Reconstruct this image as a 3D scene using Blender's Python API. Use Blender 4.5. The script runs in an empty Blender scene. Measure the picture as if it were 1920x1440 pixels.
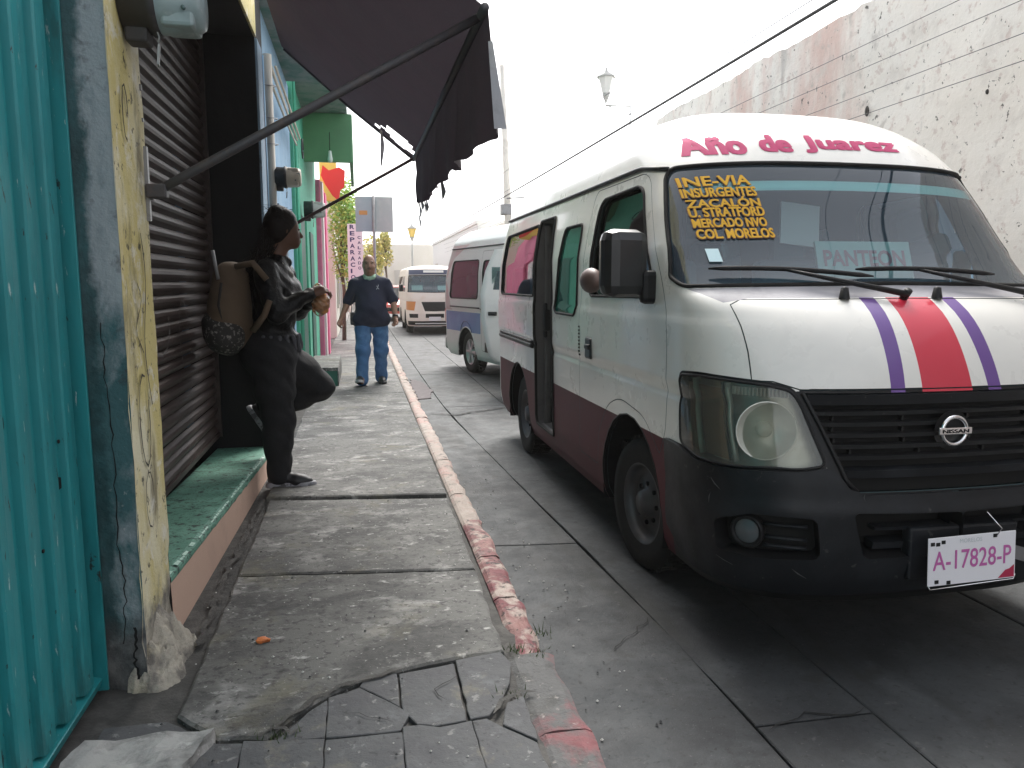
import bpy, bmesh, math, random
import numpy as np
from mathutils import Vector, Matrix, geometry, noise as mnoise
random.seed(7); np.random.seed(7)
D = bpy.data; SC = bpy.context.scene; COL = SC.collection
PI = math.pi

# ------------------------------------------------------------------ camera
cam_d = D.cameras.new('camera'); cam = D.objects.new('camera', cam_d); COL.objects.link(cam); SC.camera = cam
cam_d.sensor_width = 36.0; cam_d.lens = 27.0; cam_d.clip_start = 0.05; cam_d.clip_end = 900
cam.location = (0, 0, 1.45)
cam.rotation_euler = (PI/2 - math.radians(7.516), 0, -math.radians(11.215))

# ------------------------------------------------------------------ sky, sun, exposure
SUN_EL, SUN_AZ = math.radians(52), math.radians(14)      # azimuth from +Y towards +X
world = D.worlds.new('World'); SC.world = world; world.use_nodes = True
wn = world.node_tree.nodes; wl = world.node_tree.links; wn.clear()
sky = wn.new('ShaderNodeTexSky'); sky.sky_type = 'NISHITA'; sky.sun_disc = False
sky.sun_elevation = SUN_EL; sky.sun_rotation = SUN_AZ
sky.air_density = 1.0; sky.dust_density = 3.0; sky.ozone_density = 1.0
hs = wn.new('ShaderNodeHueSaturation'); hs.inputs['Saturation'].default_value = 0.22   # overcast: white sky
bg = wn.new('ShaderNodeBackground'); bg.inputs['Strength'].default_value = 0.12
wo = wn.new('ShaderNodeOutputWorld')
wl.new(sky.outputs[0], hs.inputs['Color']); wl.new(hs.outputs[0], bg.inputs['Color']); wl.new(bg.outputs[0], wo.inputs[0])
sun_d = D.lights.new('sun', 'SUN'); sun = D.objects.new('sun', sun_d); COL.objects.link(sun)
sun_d.energy = 1.5; sun_d.angle = math.radians(30); sun_d.color = (1.0, 0.96, 0.9)
sdir = Vector((math.sin(SUN_AZ)*math.cos(SUN_EL), math.cos(SUN_AZ)*math.cos(SUN_EL), math.sin(SUN_EL)))
sun.rotation_euler = sdir.to_track_quat('Z', 'Y').to_euler()
vs = SC.view_settings; vs.view_transform = 'Standard'; vs.look = 'None'; vs.exposure = 1.75; vs.gamma = 1.0
vs.use_curve_mapping = False
SC.render.engine = 'CYCLES'
SC.cycles.use_denoising = True
SC.cycles.max_bounces = 8; SC.cycles.transparent_max_bounces = 16
SC.cycles.sample_clamp_indirect = 6.0

# ------------------------------------------------------------------ materials
def ramp(nt, fac, stops):
    r = nt.nodes.new('ShaderNodeValToRGB'); e = r.color_ramp.elements
    e[0].position, e[0].color = stops[0][0], stops[0][1]
    e[1].position, e[1].color = stops[-1][0], stops[-1][1]
    for p, c in stops[1:-1]:
        n = e.new(p); n.color = c
    nt.links.new(fac, r.inputs[0]); return r.outputs[0]
def c4(c): return (c[0], c[1], c[2], 1.0)
def noise_n(nt, vec, scale, detail=5, rough=.6, dist=0.0):
    n = nt.nodes.new('ShaderNodeTexNoise'); n.inputs['Scale'].default_value = scale
    n.inputs['Detail'].default_value = detail; n.inputs['Roughness'].default_value = rough
    n.inputs['Distortion'].default_value = dist
    nt.links.new(vec, n.inputs['Vector']); return n.outputs['Fac']
def mixc(nt, fac, a, b, mode='MIX'):
    m = nt.nodes.new('ShaderNodeMix'); m.data_type = 'RGBA'; m.blend_type = mode
    def put(i, v):
        if isinstance(v, (tuple, list)): m.inputs[i].default_value = c4(v)
        elif isinstance(v, (int, float)): m.inputs[i].default_value = v
        else: nt.links.new(v, m.inputs[i])
    put(0, fac); put(6, a); put(7, b); return m.outputs[2]
def stretch(nt, vec, s):
    m = nt.nodes.new('ShaderNodeMapping'); m.inputs['Scale'].default_value = s
    nt.links.new(vec, m.inputs['Vector']); return m.outputs[0]
MATS = {}
def mat(name, base, rough=.6, layers=(), bump=(), metal=0.0, spec=.5, coat=0.0, rvar=0.0):
    """layers: (colour, scale, low, high, strength[, stretch]) noise-masked colour layers; bump: (scale, strength, distance)"""
    if name in MATS: return MATS[name]
    m = D.materials.new(name); m.use_nodes = True; nt = m.node_tree
    b = nt.nodes['Principled BSDF']
    tc = nt.nodes.new('ShaderNodeTexCoord'); vec = tc.outputs['Object']
    col = tuple(base)
    for L in layers:
        colr, sc, lo, hi, st = L[:5]
        v = stretch(nt, vec, L[5]) if len(L) > 5 else vec
        f = noise_n(nt, v, sc, 7, .65, .3)
        f = ramp(nt, f, [(lo, (0, 0, 0, 1)), (hi, (st, st, st, 1))])
        col = mixc(nt, f, col, colr)
    if isinstance(col, tuple): b.inputs['Base Color'].default_value = c4(col)
    else: nt.links.new(col, b.inputs['Base Color'])
    b.inputs['Roughness'].default_value = rough; b.inputs['Metallic'].default_value = metal
    b.inputs['Specular IOR Level'].default_value = spec
    if coat: b.inputs['Coat Weight'].default_value = coat; b.inputs['Coat Roughness'].default_value = .06
    if rvar:
        f = noise_n(nt, vec, 6, 5)
        r = nt.nodes.new('ShaderNodeMapRange'); r.inputs[1].default_value = .3; r.inputs[2].default_value = .7
        r.inputs[3].default_value = max(0, rough-rvar); r.inputs[4].default_value = rough+rvar
        nt.links.new(f, r.inputs[0]); nt.links.new(r.outputs[0], b.inputs['Roughness'])
    prev = None
    for sc, st, ds in bump:
        bn = nt.nodes.new('ShaderNodeBump'); bn.inputs['Strength'].default_value = st; bn.inputs['Distance'].default_value = ds
        nt.links.new(noise_n(nt, vec, sc, 6), bn.inputs['Height'])
        if prev is not None: nt.links.new(prev, bn.inputs['Normal'])
        prev = bn.outputs[0]
    if prev is not None: nt.links.new(prev, b.inputs['Normal'])
    MATS[name] = m; return m
def glass(name, tint, refl=1.0, rough=.02, haze=None, ior=1.5):
    """thin pane: tinted transparency plus a fresnel reflection, optionally a dusty diffuse film"""
    if name in MATS: return MATS[name]
    m = D.materials.new(name); m.use_nodes = True; nt = m.node_tree; nt.nodes.clear()
    out = nt.nodes.new('ShaderNodeOutputMaterial')
    tr = nt.nodes.new('ShaderNodeBsdfTransparent'); tr.inputs[0].default_value = c4(tint)
    gl = nt.nodes.new('ShaderNodeBsdfGlossy'); gl.inputs['Roughness'].default_value = rough
    gl.inputs[0].default_value = (refl, refl, refl, 1)
    fr = nt.nodes.new('ShaderNodeFresnel'); fr.inputs[0].default_value = ior
    base = tr.outputs[0]
    if haze:
        df = nt.nodes.new('ShaderNodeBsdfDiffuse'); df.inputs[0].default_value = c4(haze[0])
        mx = nt.nodes.new('ShaderNodeMixShader'); mx.inputs[0].default_value = haze[1]
        nt.links.new(base, mx.inputs[1]); nt.links.new(df.outputs[0], mx.inputs[2]); base = mx.outputs[0]
    ms = nt.nodes.new('ShaderNodeMixShader')
    nt.links.new(fr.outputs[0], ms.inputs[0]); nt.links.new(base, ms.inputs[1]); nt.links.new(gl.outputs[0], ms.inputs[2])
    nt.links.new(ms.outputs[0], out.inputs[0]); MATS[name] = m; return m

# ------------------------------------------------------------------ mesh helpers
class MB:
    """collects shapes and links them as ONE mesh object"""
    def __init__(s): s.v = []; s.f = []; s.m = []; s.sm = []
    def add(s, v, f, mi=0, smooth=False):
        o = len(s.v); s.v += [tuple(map(float, p)) for p in v]
        for q in f: s.f.append(tuple(i+o for i in q)); s.m.append(mi); s.sm.append(smooth)
        return s
    def box(s, c, d, rot=None, bev=0.0, mi=0, taper=None):
        bm = bmesh.new(); bmesh.ops.create_cube(bm, size=1.0)
        for v in bm.verts:
            if taper and v.co.z > 0: v.co.x *= taper[0]; v.co.y *= taper[1]
            v.co = Vector((v.co.x*d[0], v.co.y*d[1], v.co.z*d[2]))
        if bev:
            bmesh.ops.bevel(bm, geom=bm.edges[:], offset=bev, segments=2, profile=.5, affect='EDGES')
        R = Matrix.Identity(3) if rot is None else (rot if isinstance(rot, Matrix) else eul(*rot))
        for v in bm.verts: v.co = R @ v.co + Vector(c)
        s.frombm(bm, mi); return s
    def frombm(s, bm, mi=0, smooth=False):
        bm.verts.index_update()
        s.add([v.co for v in bm.verts], [[v.index for v in f.verts] for f in bm.faces], mi, smooth); bm.free(); return s
    def tube(s, pts, r, n=8, mi=0, smooth=True, cap=True, close=False):
        pts = [Vector(p) for p in pts]; N = len(pts); rr = r if isinstance(r, (list, tuple)) else [r]*N
        vs_, fs = [], []; up = None
        for i, p in enumerate(pts):
            if close: t = pts[(i+1) % N]-pts[i-1]
            else: t = pts[min(i+1, N-1)]-pts[max(i-1, 0)]
            t = t.normalized() if t.length > 1e-9 else Vector((0, 0, 1))
            if up is None:
                up = Vector((0, 0, 1)) if abs(t.z) < .9 else Vector((1, 0, 0))
            a = t.cross(up)
            a = a.normalized() if a.length > 1e-6 else t.orthogonal().normalized()
            b = a.cross(t).normalized(); up = b
            for k in range(n):
                w = 2*PI*k/n; vs_.append(p+(a*math.cos(w)+b*math.sin(w))*rr[i])
        for i in range(N if close else N-1):
            for k in range(n):
                j = (i+1) % N; fs.append((i*n+k, i*n+(k+1) % n, j*n+(k+1) % n, j*n+k))
        if cap and not close:
            fs.append(tuple(range(n-1, -1, -1))); fs.append(tuple((N-1)*n+k for k in range(n)))
        s.add(vs_, fs, mi, smooth); return s
    def cyl(s, a, b, r, n=16, mi=0, r2=None): return s.tube([a, b], [r, r if r2 is None else r2], n, mi)
    def lathe(s, prof, c=(0, 0, 0), n=24, axis='z', mi=0, smooth=True):
        vs_, fs = [], []
        for (r, h) in prof:
            for k in range(n):
                w = 2*PI*k/n; p = (r*math.cos(w), r*math.sin(w), h)
                if axis == 'x': p = (h, p[0], p[1])
                if axis == 'y': p = (p[0], h, p[1])
                vs_.append((p[0]+c[0], p[1]+c[1], p[2]+c[2]))
        for i in range(len(prof)-1):
            for k in range(n): fs.append((i*n+k, i*n+(k+1) % n, (i+1)*n+(k+1) % n, (i+1)*n+k))
        s.add(vs_, fs, mi, smooth); return s
    def prism(s, poly, z0, z1, mi=0):
        n = len(poly); vs_ = [(p[0], p[1], z0) for p in poly]+[(p[0], p[1], z1) for p in poly]
        fs = [tuple(range(n-1, -1, -1)), tuple(range(n, 2*n))]+[(i, (i+1) % n, n+(i+1) % n, n+i) for i in range(n)]
        s.add(vs_, fs, mi); return s
    def ell(s, c, r, rot=None, n=16, mi=0):
        bm = bmesh.new(); bmesh.ops.create_uvsphere(bm, u_segments=n, v_segments=max(6, n*2//3), radius=1)
        R = Matrix.Identity(3) if rot is None else eul(*rot)
        for v in bm.verts: v.co = R @ Vector((v.co.x*r[0], v.co.y*r[1], v.co.z*r[2]))+Vector(c)
        return s.frombm(bm, mi, True)
    def quad(s, a, b, c, d, mi=0): return s.add([a, b, c, d], [(0, 1, 2, 3)], mi)
    def build(s, name, mats, parent=None, world=False, normals=None):
        me = D.meshes.new(name); me.from_pydata(s.v, [], s.f); me.update()
        for m in (mats if isinstance(mats, (list, tuple)) else [mats]): me.materials.append(m)
        me.polygons.foreach_set('material_index', s.m); me.polygons.foreach_set('use_smooth', s.sm)
        if normals is not None: me.normals_split_custom_set_from_vertices(normals)
        o = D.objects.new(name, me); COL.objects.link(o)
        if parent is not None:
            o.parent = parent
            if world:
                q = parent
                while q is not None: o.location = Vector(o.location)-Vector(q.location); q = q.parent
        return o
def eul(x, y, z):
    from mathutils import Euler
    return Euler((x, y, z)).to_matrix()
def tag(o, label=None, cat=None, group=None, kind=None):
    if label: o['label'] = label
    if cat: o['category'] = cat
    if group: o['group'] = group
    if kind: o['kind'] = kind
    return o
def thing(name, label, cat, loc=(0, 0, 0), group=None, rz=0):
    o = D.objects.new(name, None); COL.objects.link(o); o.location = loc; o.rotation_euler = (0, 0, rz)
    o.empty_display_size = .1
    return tag(o, label, cat, group)
def hold(name, parent, kind=None):
    o = D.objects.new(name, None); COL.objects.link(o); o.parent = parent; o.empty_display_size = .05
    if kind: o['kind'] = kind
    return o
def bold_mesh(txt, w, h, d, sub=.03, n=5):
    """heavier strokes from a few slightly shifted copies of the outline"""
    V, F = [], []; v, f = text_mesh(txt, bold=.008, width=w-2*d, height=h-d, sub=sub); lay = []
    for k in range(n):
        o = len(V); dx = 2*d*k/(n-1); dy = d*(k % 2); V += [(a+dx, b+dy) for a, b in v]; F += [[i+o for i in q] for q in f]; lay += [k*.00025]*len(v)
    return V, F, np.array(lay)
def text_mesh(txt, size=1.0, bold=.02, shear=0.0, sub=.03, width=None, height=None):
    """verts (x,y), triangles of a line of text, first at the origin, scaled to width/height"""
    cu = D.curves.new('lettering', 'FONT'); cu.body = txt; cu.size = 1.0; cu.offset = bold; cu.shear = shear
    cu.resolution_u = 3
    o = D.objects.new('lettering', cu); COL.objects.link(o)
    dg = bpy.context.evaluated_depsgraph_get(); me = D.meshes.new_from_object(o.evaluated_get(dg))
    D.objects.remove(o); D.curves.remove(cu)
    P = np.array([v.co[:2] for v in me.vertices]); lo = P.min(0); hi = P.max(0)
    w = size*(hi[0]-lo[0]) if width is None else width
    h = size*(hi[1]-lo[1]) if height is None else height
    bm = bmesh.new(); bm.from_mesh(me); D.meshes.remove(me)
    for v in bm.verts: v.co = Vector(((v.co.x-lo[0])/(hi[0]-lo[0])*w, (v.co.y-lo[1])/(hi[1]-lo[1])*h, 0))
    bmesh.ops.triangulate(bm, faces=bm.faces[:])
    for _ in range(3):
        e = [e for e in bm.edges if e.calc_length() > sub]
        if not e: break
        bmesh.ops.subdivide_edges(bm, edges=e, cuts=1); bmesh.ops.triangulate(bm, faces=bm.faces[:])
    bm.verts.index_update()
    V = [(v.co.x, v.co.y) for v in bm.verts]; Fc = [[v.index for v in f.verts] for f in bm.faces]; bm.free()
    return V, Fc
def pchip(xs, ys):
    xs = np.array(xs, float); ys = np.array(ys, float); h = np.diff(xs); d = np.diff(ys)/h
    m = np.zeros_like(ys); m[0] = d[0]; m[-1] = d[-1]
    for i in range(1, len(xs)-1):
        if d[i-1]*d[i] > 0:
            w1 = 2*h[i]+h[i-1]; w2 = h[i]+2*h[i-1]; m[i] = (w1+w2)/(w1/d[i-1]+w2/d[i])
    def f(x):
        x = np.clip(np.asarray(x, float), xs[0], xs[-1]); i = np.clip(np.searchsorted(xs, x, side='right')-1, 0, len(xs)-2)
        t = (x-xs[i])/h[i]
        return (2*t**3-3*t*t+1)*ys[i]+(t**3-2*t*t+t)*h[i]*m[i]+(-2*t**3+3*t*t)*ys[i+1]+(t**3-t*t)*h[i]*m[i+1]
    return f

# plain colours used in many places
M_black = mat('black_plastic', (.010, .010, .011), .45, [((.03, .03, .03), 9, .5, .8, .6)], [(60, .15, .002)], spec=.25)
M_bumper = mat('grey_black_bumper', (.0075, .0088, .011), .46, [((.022, .025, .030), 3.0, .48, .68, .7), ((.10, .095, .09), 20, .64, .70, .6)], [(40, .2, .003)], rvar=.1, spec=.28)
M_rubber = mat('rubber', (.014, .014, .014), .7, [((.03, .028, .026), 14, .45, .75, .8)], spec=.2)
M_chrome = mat('chrome', (.75, .75, .76), .16, metal=1.0)
M_steel = mat('dull_steel', (.30, .30, .31), .45, [((.12, .09, .07), 9, .5, .75, .6)], metal=.8)
M_dark = mat('dark_interior', (.010, .010, .011), .85, spec=.15)
M_seam = mat('seam_black', (.008, .008, .008), .9)

# ================================================================== SETTING
M_dirt = mat('dirt', (.055, .053, .050), .95, [((.11, .106, .098), 14, .45, .7, .8)], [(70, .6, .01)])
M_walk = mat('old_concrete', (.118, .117, .111), .85,
             [((.048, .048, .047), 2.1, .44, .60, .9, (1, 1.4, 1)), ((.30, .296, .285), 3.6, .53, .68, .75, (1, 1.5, 1)), ((.035, .035, .035), 30, .53, .63, .8),
              ((.46, .46, .44), 10, .61, .69, .7, (1, 1.7, 1)), ((.50, .50, .48), 62, .63, .69, .7), ((.16, .145, .09), 2.7, .56, .70, .5), ((.03, .03, .03), 7, .60, .68, .7)], [(9, .35, .02), (120, .5, .004)])
M_tile = mat('stamped_concrete', (.082, .084, .087), .88,
             [((.07, .07, .075), 4, .45, .62, .85), ((.12, .124, .13), 9, .55, .68, .7), ((.03, .03, .03), 38, .58, .68, .7), ((.20, .18, .13), 6, .58, .70, .5), ((.22, .22, .215), 24, .61, .67, .7)], [(11, .5, .02), (140, .35, .003)])
M_kerbred = mat('worn_red_kerb', (.15, .045, .052), .8,
                [((.32, .20, .175), 2.4, .42, .62, .8), ((.36, .31, .27), 9, .48, .60, .9), ((.10, .05, .05), 5, .50, .68, .7), ((.03, .026, .026), 24, .54, .62, .9), ((.16, .15, .14), 3, .58, .68, .8)], [(16, .6, .02), (90, .5, .006)])
M_kerbpale = mat('bare_kerb', (.30, .255, .225), .85,
                 [((.40, .22, .20), 5, .5, .65, .7), ((.09, .08, .075), 13, .55, .65, .85), ((.42, .38, .34), 9, .55, .7, .6)], [(16, .6, .02), (90, .5, .006)])
M_road = mat('road_concrete', (.042, .046, .049), .74,
             [((.016, .017, .019), 1.1, .42, .62, .9), ((.066, .071, .074), 3.0, .52, .68, .7), ((.012, .012, .013), 36, .56, .66, .75), ((.10, .10, .097), 80, .62, .69, .8),
              ((.018, .019, .018), 2.0, .54, .62, .8, (1, .22, 1)), ((.10, .10, .097), 11, .64, .70, .6), ((.020, .020, .019), 4, .60, .66, .7)], [(14, .25, .02), (130, .5, .004)], rvar=.1)
M_patch = mat('dark_patch', (.065, .052, .056), .8, [((.11, .09, .09), 12, .5, .7, .7)], [(40, .5, .01)])

g = MB(); g.quad((-260, -260, -.06), (260, -260, -.06), (260, 420, -.06), (-260, 420, -.06))
tag(g.build('ground', M_dirt), kind='structure')

def rough_poly(P, jit, step=.06, seed=0):
    rnd = random.Random(seed); out = []
    for i in range(len(P)):
        a = Vector((*P[i], 0)); b = Vector((*P[(i+1) % len(P)], 0)); L = (b-a).length; n = max(1, int(L/step))
        nr = Vector((-(b-a).y, (b-a).x, 0)).normalized()
        for k in range(n):
            q = a.lerp(b, k/n)+(nr*rnd.uniform(-jit, jit) if k else Vector((0, 0, 0)))
            out.append((q.x, q.y))
    return out
def piece(name, P, z0, z1, m, parent, inset=.004, jit=.004, step=.08, seed=0, tilt=(0, 0), rim=.008):
    """one slab, tile or stone: irregular outline, rounded-off rim, its own slight tilt"""
    P = rough_poly(P, jit, step, seed); n = len(P); cx = sum(p[0] for p in P)/n; cy = sum(p[1] for p in P)/n
    def ins(d):
        out = []
        for i in range(n):
            a = Vector((P[i-1][0], P[i-1][1])); b = Vector(P[i]); c = Vector(P[(i+1) % n])
            t = (c-a); nr = Vector((-t.y, t.x)); nr = nr.normalized() if nr.length > 1e-9 else Vector((0, 0))
            out.append((b.x+nr.x*d, b.y+nr.y*d))
        return out
    A, B = ins(inset), ins(inset+rim); h = lambda p: z1+(p[0]-cx)*tilt[0]+(p[1]-cy)*tilt[1]
    v = [(p[0], p[1], z0) for p in A]+[(p[0], p[1], h(p)-rim*.7) for p in A]+[(p[0], p[1], h(p)) for p in B]
    f = []
    for i in range(n):
        j = (i+1) % n; f += [(i, j, n+j, n+i), (n+i, n+j, 2*n+j, 2*n+i)]
    f.append(tuple(range(2*n, 3*n)))
    return MB().add(v, f).build(name, m, parent)

# ---- road: slabs of old concrete
road = hold('road', None, 'structure')
MB().quad((.6, -3, -.03), (4.2, -3, -.03), (4.2, 70, -.03), (.6, 70, -.03)).build('road_bed', M_seam, road)
j1 = pchip([-3, 1.9, 2.77, 3.65, 4.6, 6.1, 8.1, 12, 70], [1.27, 1.25, 1.24, 1.20, 1.13, 1.08, .97, .93, .90])
j2 = lambda y: 1.68
j3 = lambda y: 2.75
kx = lambda y: .655
def strip(fa, fb, cuts, slant, sd):
    for k in range(len(cuts)-1):
        y0, y1 = cuts[k], cuts[k+1]; n = max(1, int((y1-y0)/1.2)); n = min(n, 4)
        L = [(float(fa(y0+(y1-y0)*t/n)), y0+(y1-y0)*t/n) for t in range(n+1)]
        Rr = [(float(fb(y0+(y1-y0)*t/n)), y0+(y1-y0)*t/n+slant) for t in range(n+1)]
        piece('slab', Rr+L[::-1], -.04, 0.0+random.uniform(-.002, .002), M_road, road, inset=.004, jit=.003, step=.25, seed=sd+k, rim=.005)
strip(kx, j1, [-3, .4, 4.06, 8.2, 10.6, 13, 16.5, 21, 27, 36, 48, 69], -.05, 10)
strip(j1, j2, [-3, .2, 2.16, 5.4, 8.9, 12.2, 16, 21, 27, 36, 48, 69], .0, 40)
strip(j2, j3, [-3, 1.2, 4.4, 8.1, 12, 16, 22, 30, 42, 69], .0, 70)
strip(j3, lambda y: 4.17, [-3, 2.4, 6.4, 11, 17, 26, 40, 69], .0, 90)
piece('patch', [(.69, 9.5), (.87, 9.6), (.95, 10.3), (.88, 11.2), (.72, 11.6), (.68, 10.6)], -.02, .012, M_patch, road, jit=.02, step=.1, seed=5)
# short cracks filled with dirt across the slabs
def crack(pts, w, z, parent, sd=0, m=None):
    rnd = random.Random(sd); P = []
    for i in range(len(pts)-1):
        a, b = Vector(pts[i]), Vector(pts[i+1]); n = max(2, int((b-a).length/.035))
        for k in range(n):
            t = k/n; nr = Vector((-(b-a).y, (b-a).x)).normalized(); P.append(a.lerp(b, t)+nr*rnd.uniform(-.012, .012))
    P.append(Vector(pts[-1])); v, f = [], []
    for i, p in enumerate(P):
        t = (P[min(i+1, len(P)-1)]-P[max(i-1, 0)]).normalized(); nr = Vector((-t.y, t.x)); ww = w*rnd.uniform(.3, 1)*(1 if 0 < i < len(P)-1 else .1)
        v += [(p.x-nr.x*ww, p.y-nr.y*ww, z), (p.x+nr.x*ww, p.y+nr.y*ww, z)]
    for i in range(len(P)-1): f.append((2*i, 2*i+1, 2*i+3, 2*i+2))
    MB().add(v, f).build('crack', m or M_seam, parent)
crack([(1.27, 2.13), (1.36, 2.15), (1.45, 2.2), (1.56, 2.15), (1.67, 2.19)], .005, .006, road, 1)
crack([(.73, 8.45), (1.02, 8.3), (1.3, 8.5), (1.66, 8.7)], .02, .008, road, 2)
crack([(.95, 2.75), (1.1, 2.9), (1.23, 3.02)], .003, .006, road, 3)

# ---- left sidewalk: slabs, broken stamped tiles in front
walk = hold('sidewalk', None, 'structure')
MB().prism([(-1.4, -3), (.60, -3), (.60, 2.2), (.55, 2.7), (.60, 3.0), (.60, 60), (-1.4, 60)], -.05, .078).build('dirt_bed', M_dirt, walk)
slabs = [
 [(-.60, 2.42), (-.45, 2.26), (-.30, 2.235), (-.265, 2.29), (-.16, 2.42), (-.03, 2.52), (.14, 2.575), (.35, 2.625), (.50, 2.645), (.515, 3.47), (-.59, 3.60)],
 [(-.59, 3.61), (.515, 3.48), (.525, 4.72), (-.585, 4.88)],
 [(-.61, 4.90), (.525, 4.76), (.535, 6.35), (-.60, 6.40)],
 [(-.60, 6.41), (.535, 6.36), (.53, 7.98), (-.60, 7.90)]]
for k, P in enumerate(slabs):
    piece('slab', P, 0, .10+(.014 if k == 2 else 0), M_walk, walk, inset=.006 if k != 2 else .01, jit=.006, step=.07, seed=100+k, rim=.01)
y = 7.95
for k in range(14):
    d = [1.55, 1.5, 1.4, 1.6][k % 4]*(1 if k < 8 else 2)
    piece('slab', [(-.60, y-.03), (.53, y), (.53, y+d), (-.60, y+d-.03)], 0, .10+random.uniform(-.003, .004), M_walk, walk, jit=.004, step=.2, seed=120+k)
    y += d
tiles = [
 [(-.275, 2.225), (-.135, 2.215), (-.135, 2.43), (-.19, 2.37)],
 [(-.13, 2.215), (.09, 2.21), (.125, 2.30), (.05, 2.395), (-.03, 2.485), (-.13, 2.44)],
 [(-.03, 2.49), (.05, 2.40), (.095, 2.34), (.095, 2.56), (-.02, 2.52)],
 [(.105, 2.325), (.145, 2.235), (.20, 2.215), (.295, 2.225), (.30, 2.59), (.105, 2.555)],
 [(.31, 2.23), (.37, 2.24), (.43, 2.33), (.47, 2.42), (.50, 2.56), (.48, 2.64), (.31, 2.61)],
 [(-.365, 1.95), (-.135, 1.93), (-.135, 2.205), (-.37, 2.24)],
 [(-.13, 1.93), (.095, 1.91), (.095, 2.20), (-.13, 2.205)],
 [(.10, 1.91), (.315, 1.90), (.31, 2.215), (.21, 2.20), (.15, 2.225), (.10, 2.225)],
 [(.32, 1.90), (.49, 1.88), (.485, 2.07), (.40, 2.17), (.36, 2.225), (.315, 2.22)],
 [(.405, 2.18), (.49, 2.08), (.50, 2.33), (.44, 2.30)],
 [(-.365, 1.62), (-.135, 1.61), (-.135, 1.925), (-.365, 1.945)], [(-.13, 1.61), (.095, 1.60), (.095, 1.905), (-.13, 1.925)],
 [(.10, 1.60), (.315, 1.59), (.315, 1.895), (.10, 1.905)], [(.32, 1.59), (.50, 1.58), (.49, 1.875), (.32, 1.895)],
 [(-.8, 1.6), (-.37, 1.62), (-.37, 2.235), (-.45, 2.25), (-.62, 2.40), (-.8, 2.4)],
 [(-.8, .2), (.5, .2), (.5, 1.57), (-.8, 1.59)]]
for k, P in enumerate(tiles):
    piece('tile', P, 0, .0975+random.uniform(-.003, .002), M_tile, walk, inset=-.0012, jit=.003, step=.05, seed=200+k, tilt=(random.uniform(-.008, .008), random.uniform(-.010, .010)), rim=.003)
crack([(.30, 2.50), (.22, 2.42), (.25, 2.34)], .0025, .103, walk, 6); crack([(-.1, 2.35), (.0, 2.30), (.07, 2.25)], .0025, .103, walk, 7)
crack([(-.3, 2.26), (-.27, 2.31), (-.2, 2.4), (-.1, 2.49), (.0, 2.53), (.12, 2.57)], .014, .108, walk, 8, M_dirt)
crack([(-.34, 2.25), (-.28, 2.29), (-.24, 2.25), (-.2, 2.27)], .01, .106, walk, 9, M_dirt)
crack([(-.62, 2.9), (-.64, 3.5), (-.63, 4.2), (-.62, 4.9)], .022, .103, walk, 10, M_dirt)
crack([(.38, 2.23), (.43, 2.30), (.49, 2.35), (.55, 2.33)], .012, .104, walk, 11, M_dirt)
crack([(.5, 2.66), (.55, 2.55), (.62, 2.42)], .02, .08, walk, 12, M_dirt)

# ---- kerb: one rough stone after another
kerb = hold('kerb', None, 'structure')
def kstone(y0, y1, m, z, sd, x0=.535, x1=.655):
    rnd = random.Random(sd); bm = bmesh.new(); bmesh.ops.create_grid(bm, x_segments=7, y_segments=max(6, int((y1-y0)/.05)), size=.5)
    for v in bm.verts:
        X = x0+.004+(x1-x0-.008)*(v.co.x+.5); Y = y0+.0015+(y1-y0-.003)*(v.co.y+.5)
        e = abs(v.co.x)*2; h = z-.018*max(0, e-.55)**1.5*3-(.05*(1-min(1, (Y-2.6)/.35)) if 2.55 < Y < 2.95 and y0 > 2.55 else 0)
        nz = mnoise.noise(Vector((X*16, Y*11, sd)))
        X += .022*mnoise.noise(Vector((Y*7, sd, 3.3)))*(1 if v.co.x > .3 else .1)
        v.co = Vector((X, Y, h+.006*nz-(.03*max(0, mnoise.noise(Vector((X*6, Y*4.5, sd+9))) - .25) if v.co.x > 0 else 0)))
    eb = [e for e in bm.edges if e.is_boundary]; r = bmesh.ops.extrude_edge_only(bm, edges=eb)
    for v in [q for q in r['geom'] if isinstance(q, bmesh.types.BMVert)]: v.co.z = -.03
    b = MB(); b.frombm(bm, 0, False); b.build('kerb_stone', m, kerb)
yy = [2.60, 3.12, 3.62, 4.22, 4.78, 5.75, 6.7, 7.7, 8.7, 9.7, 10.8, 12, 13.5, 15, 17, 19, 22, 26, 31, 38, 48]
for k in range(len(yy)-1):
    kstone(yy[k], yy[k+1], M_kerbred if yy[k] < 4.0 else M_kerbpale, .10+.004*(k % 3), 300+k)
M_ramp = mat('broken_kerb_ramp', (.10, .10, .10), .85, [((.20, .065, .072), 3.2, .44, .56, .85), ((.06, .06, .055), 9, .5, .66, .9), ((.33, .3, .28), 18, .62, .7, .8)], [(14, .7, .02), (80, .5, .008)])
for (ya, yb, z, sd) in ((2.12, 2.62, .092, 341), (1.5, 2.12, .09, 342), (.2, 1.5, .088, 343)): kstone(ya, yb, M_ramp, z, sd, .495, .67)
# right pavement
rw = hold('sidewalk', None, 'structure')
for k in range(11):
    piece('slab', [(4.35, -3+k*6), (6, -3+k*6), (6, 3+k*6), (4.35, 3+k*6)], -.03, .12, M_walk, rw, jit=.003, step=.5, seed=400+k)
    piece('kerb_stone', [(4.18, -3+k*6), (4.34, -3+k*6), (4.34, 3+k*6), (4.18, 3+k*6)], -.03, .125, M_kerbpale, rw, jit=.004, step=.5, seed=430+k)

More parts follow.
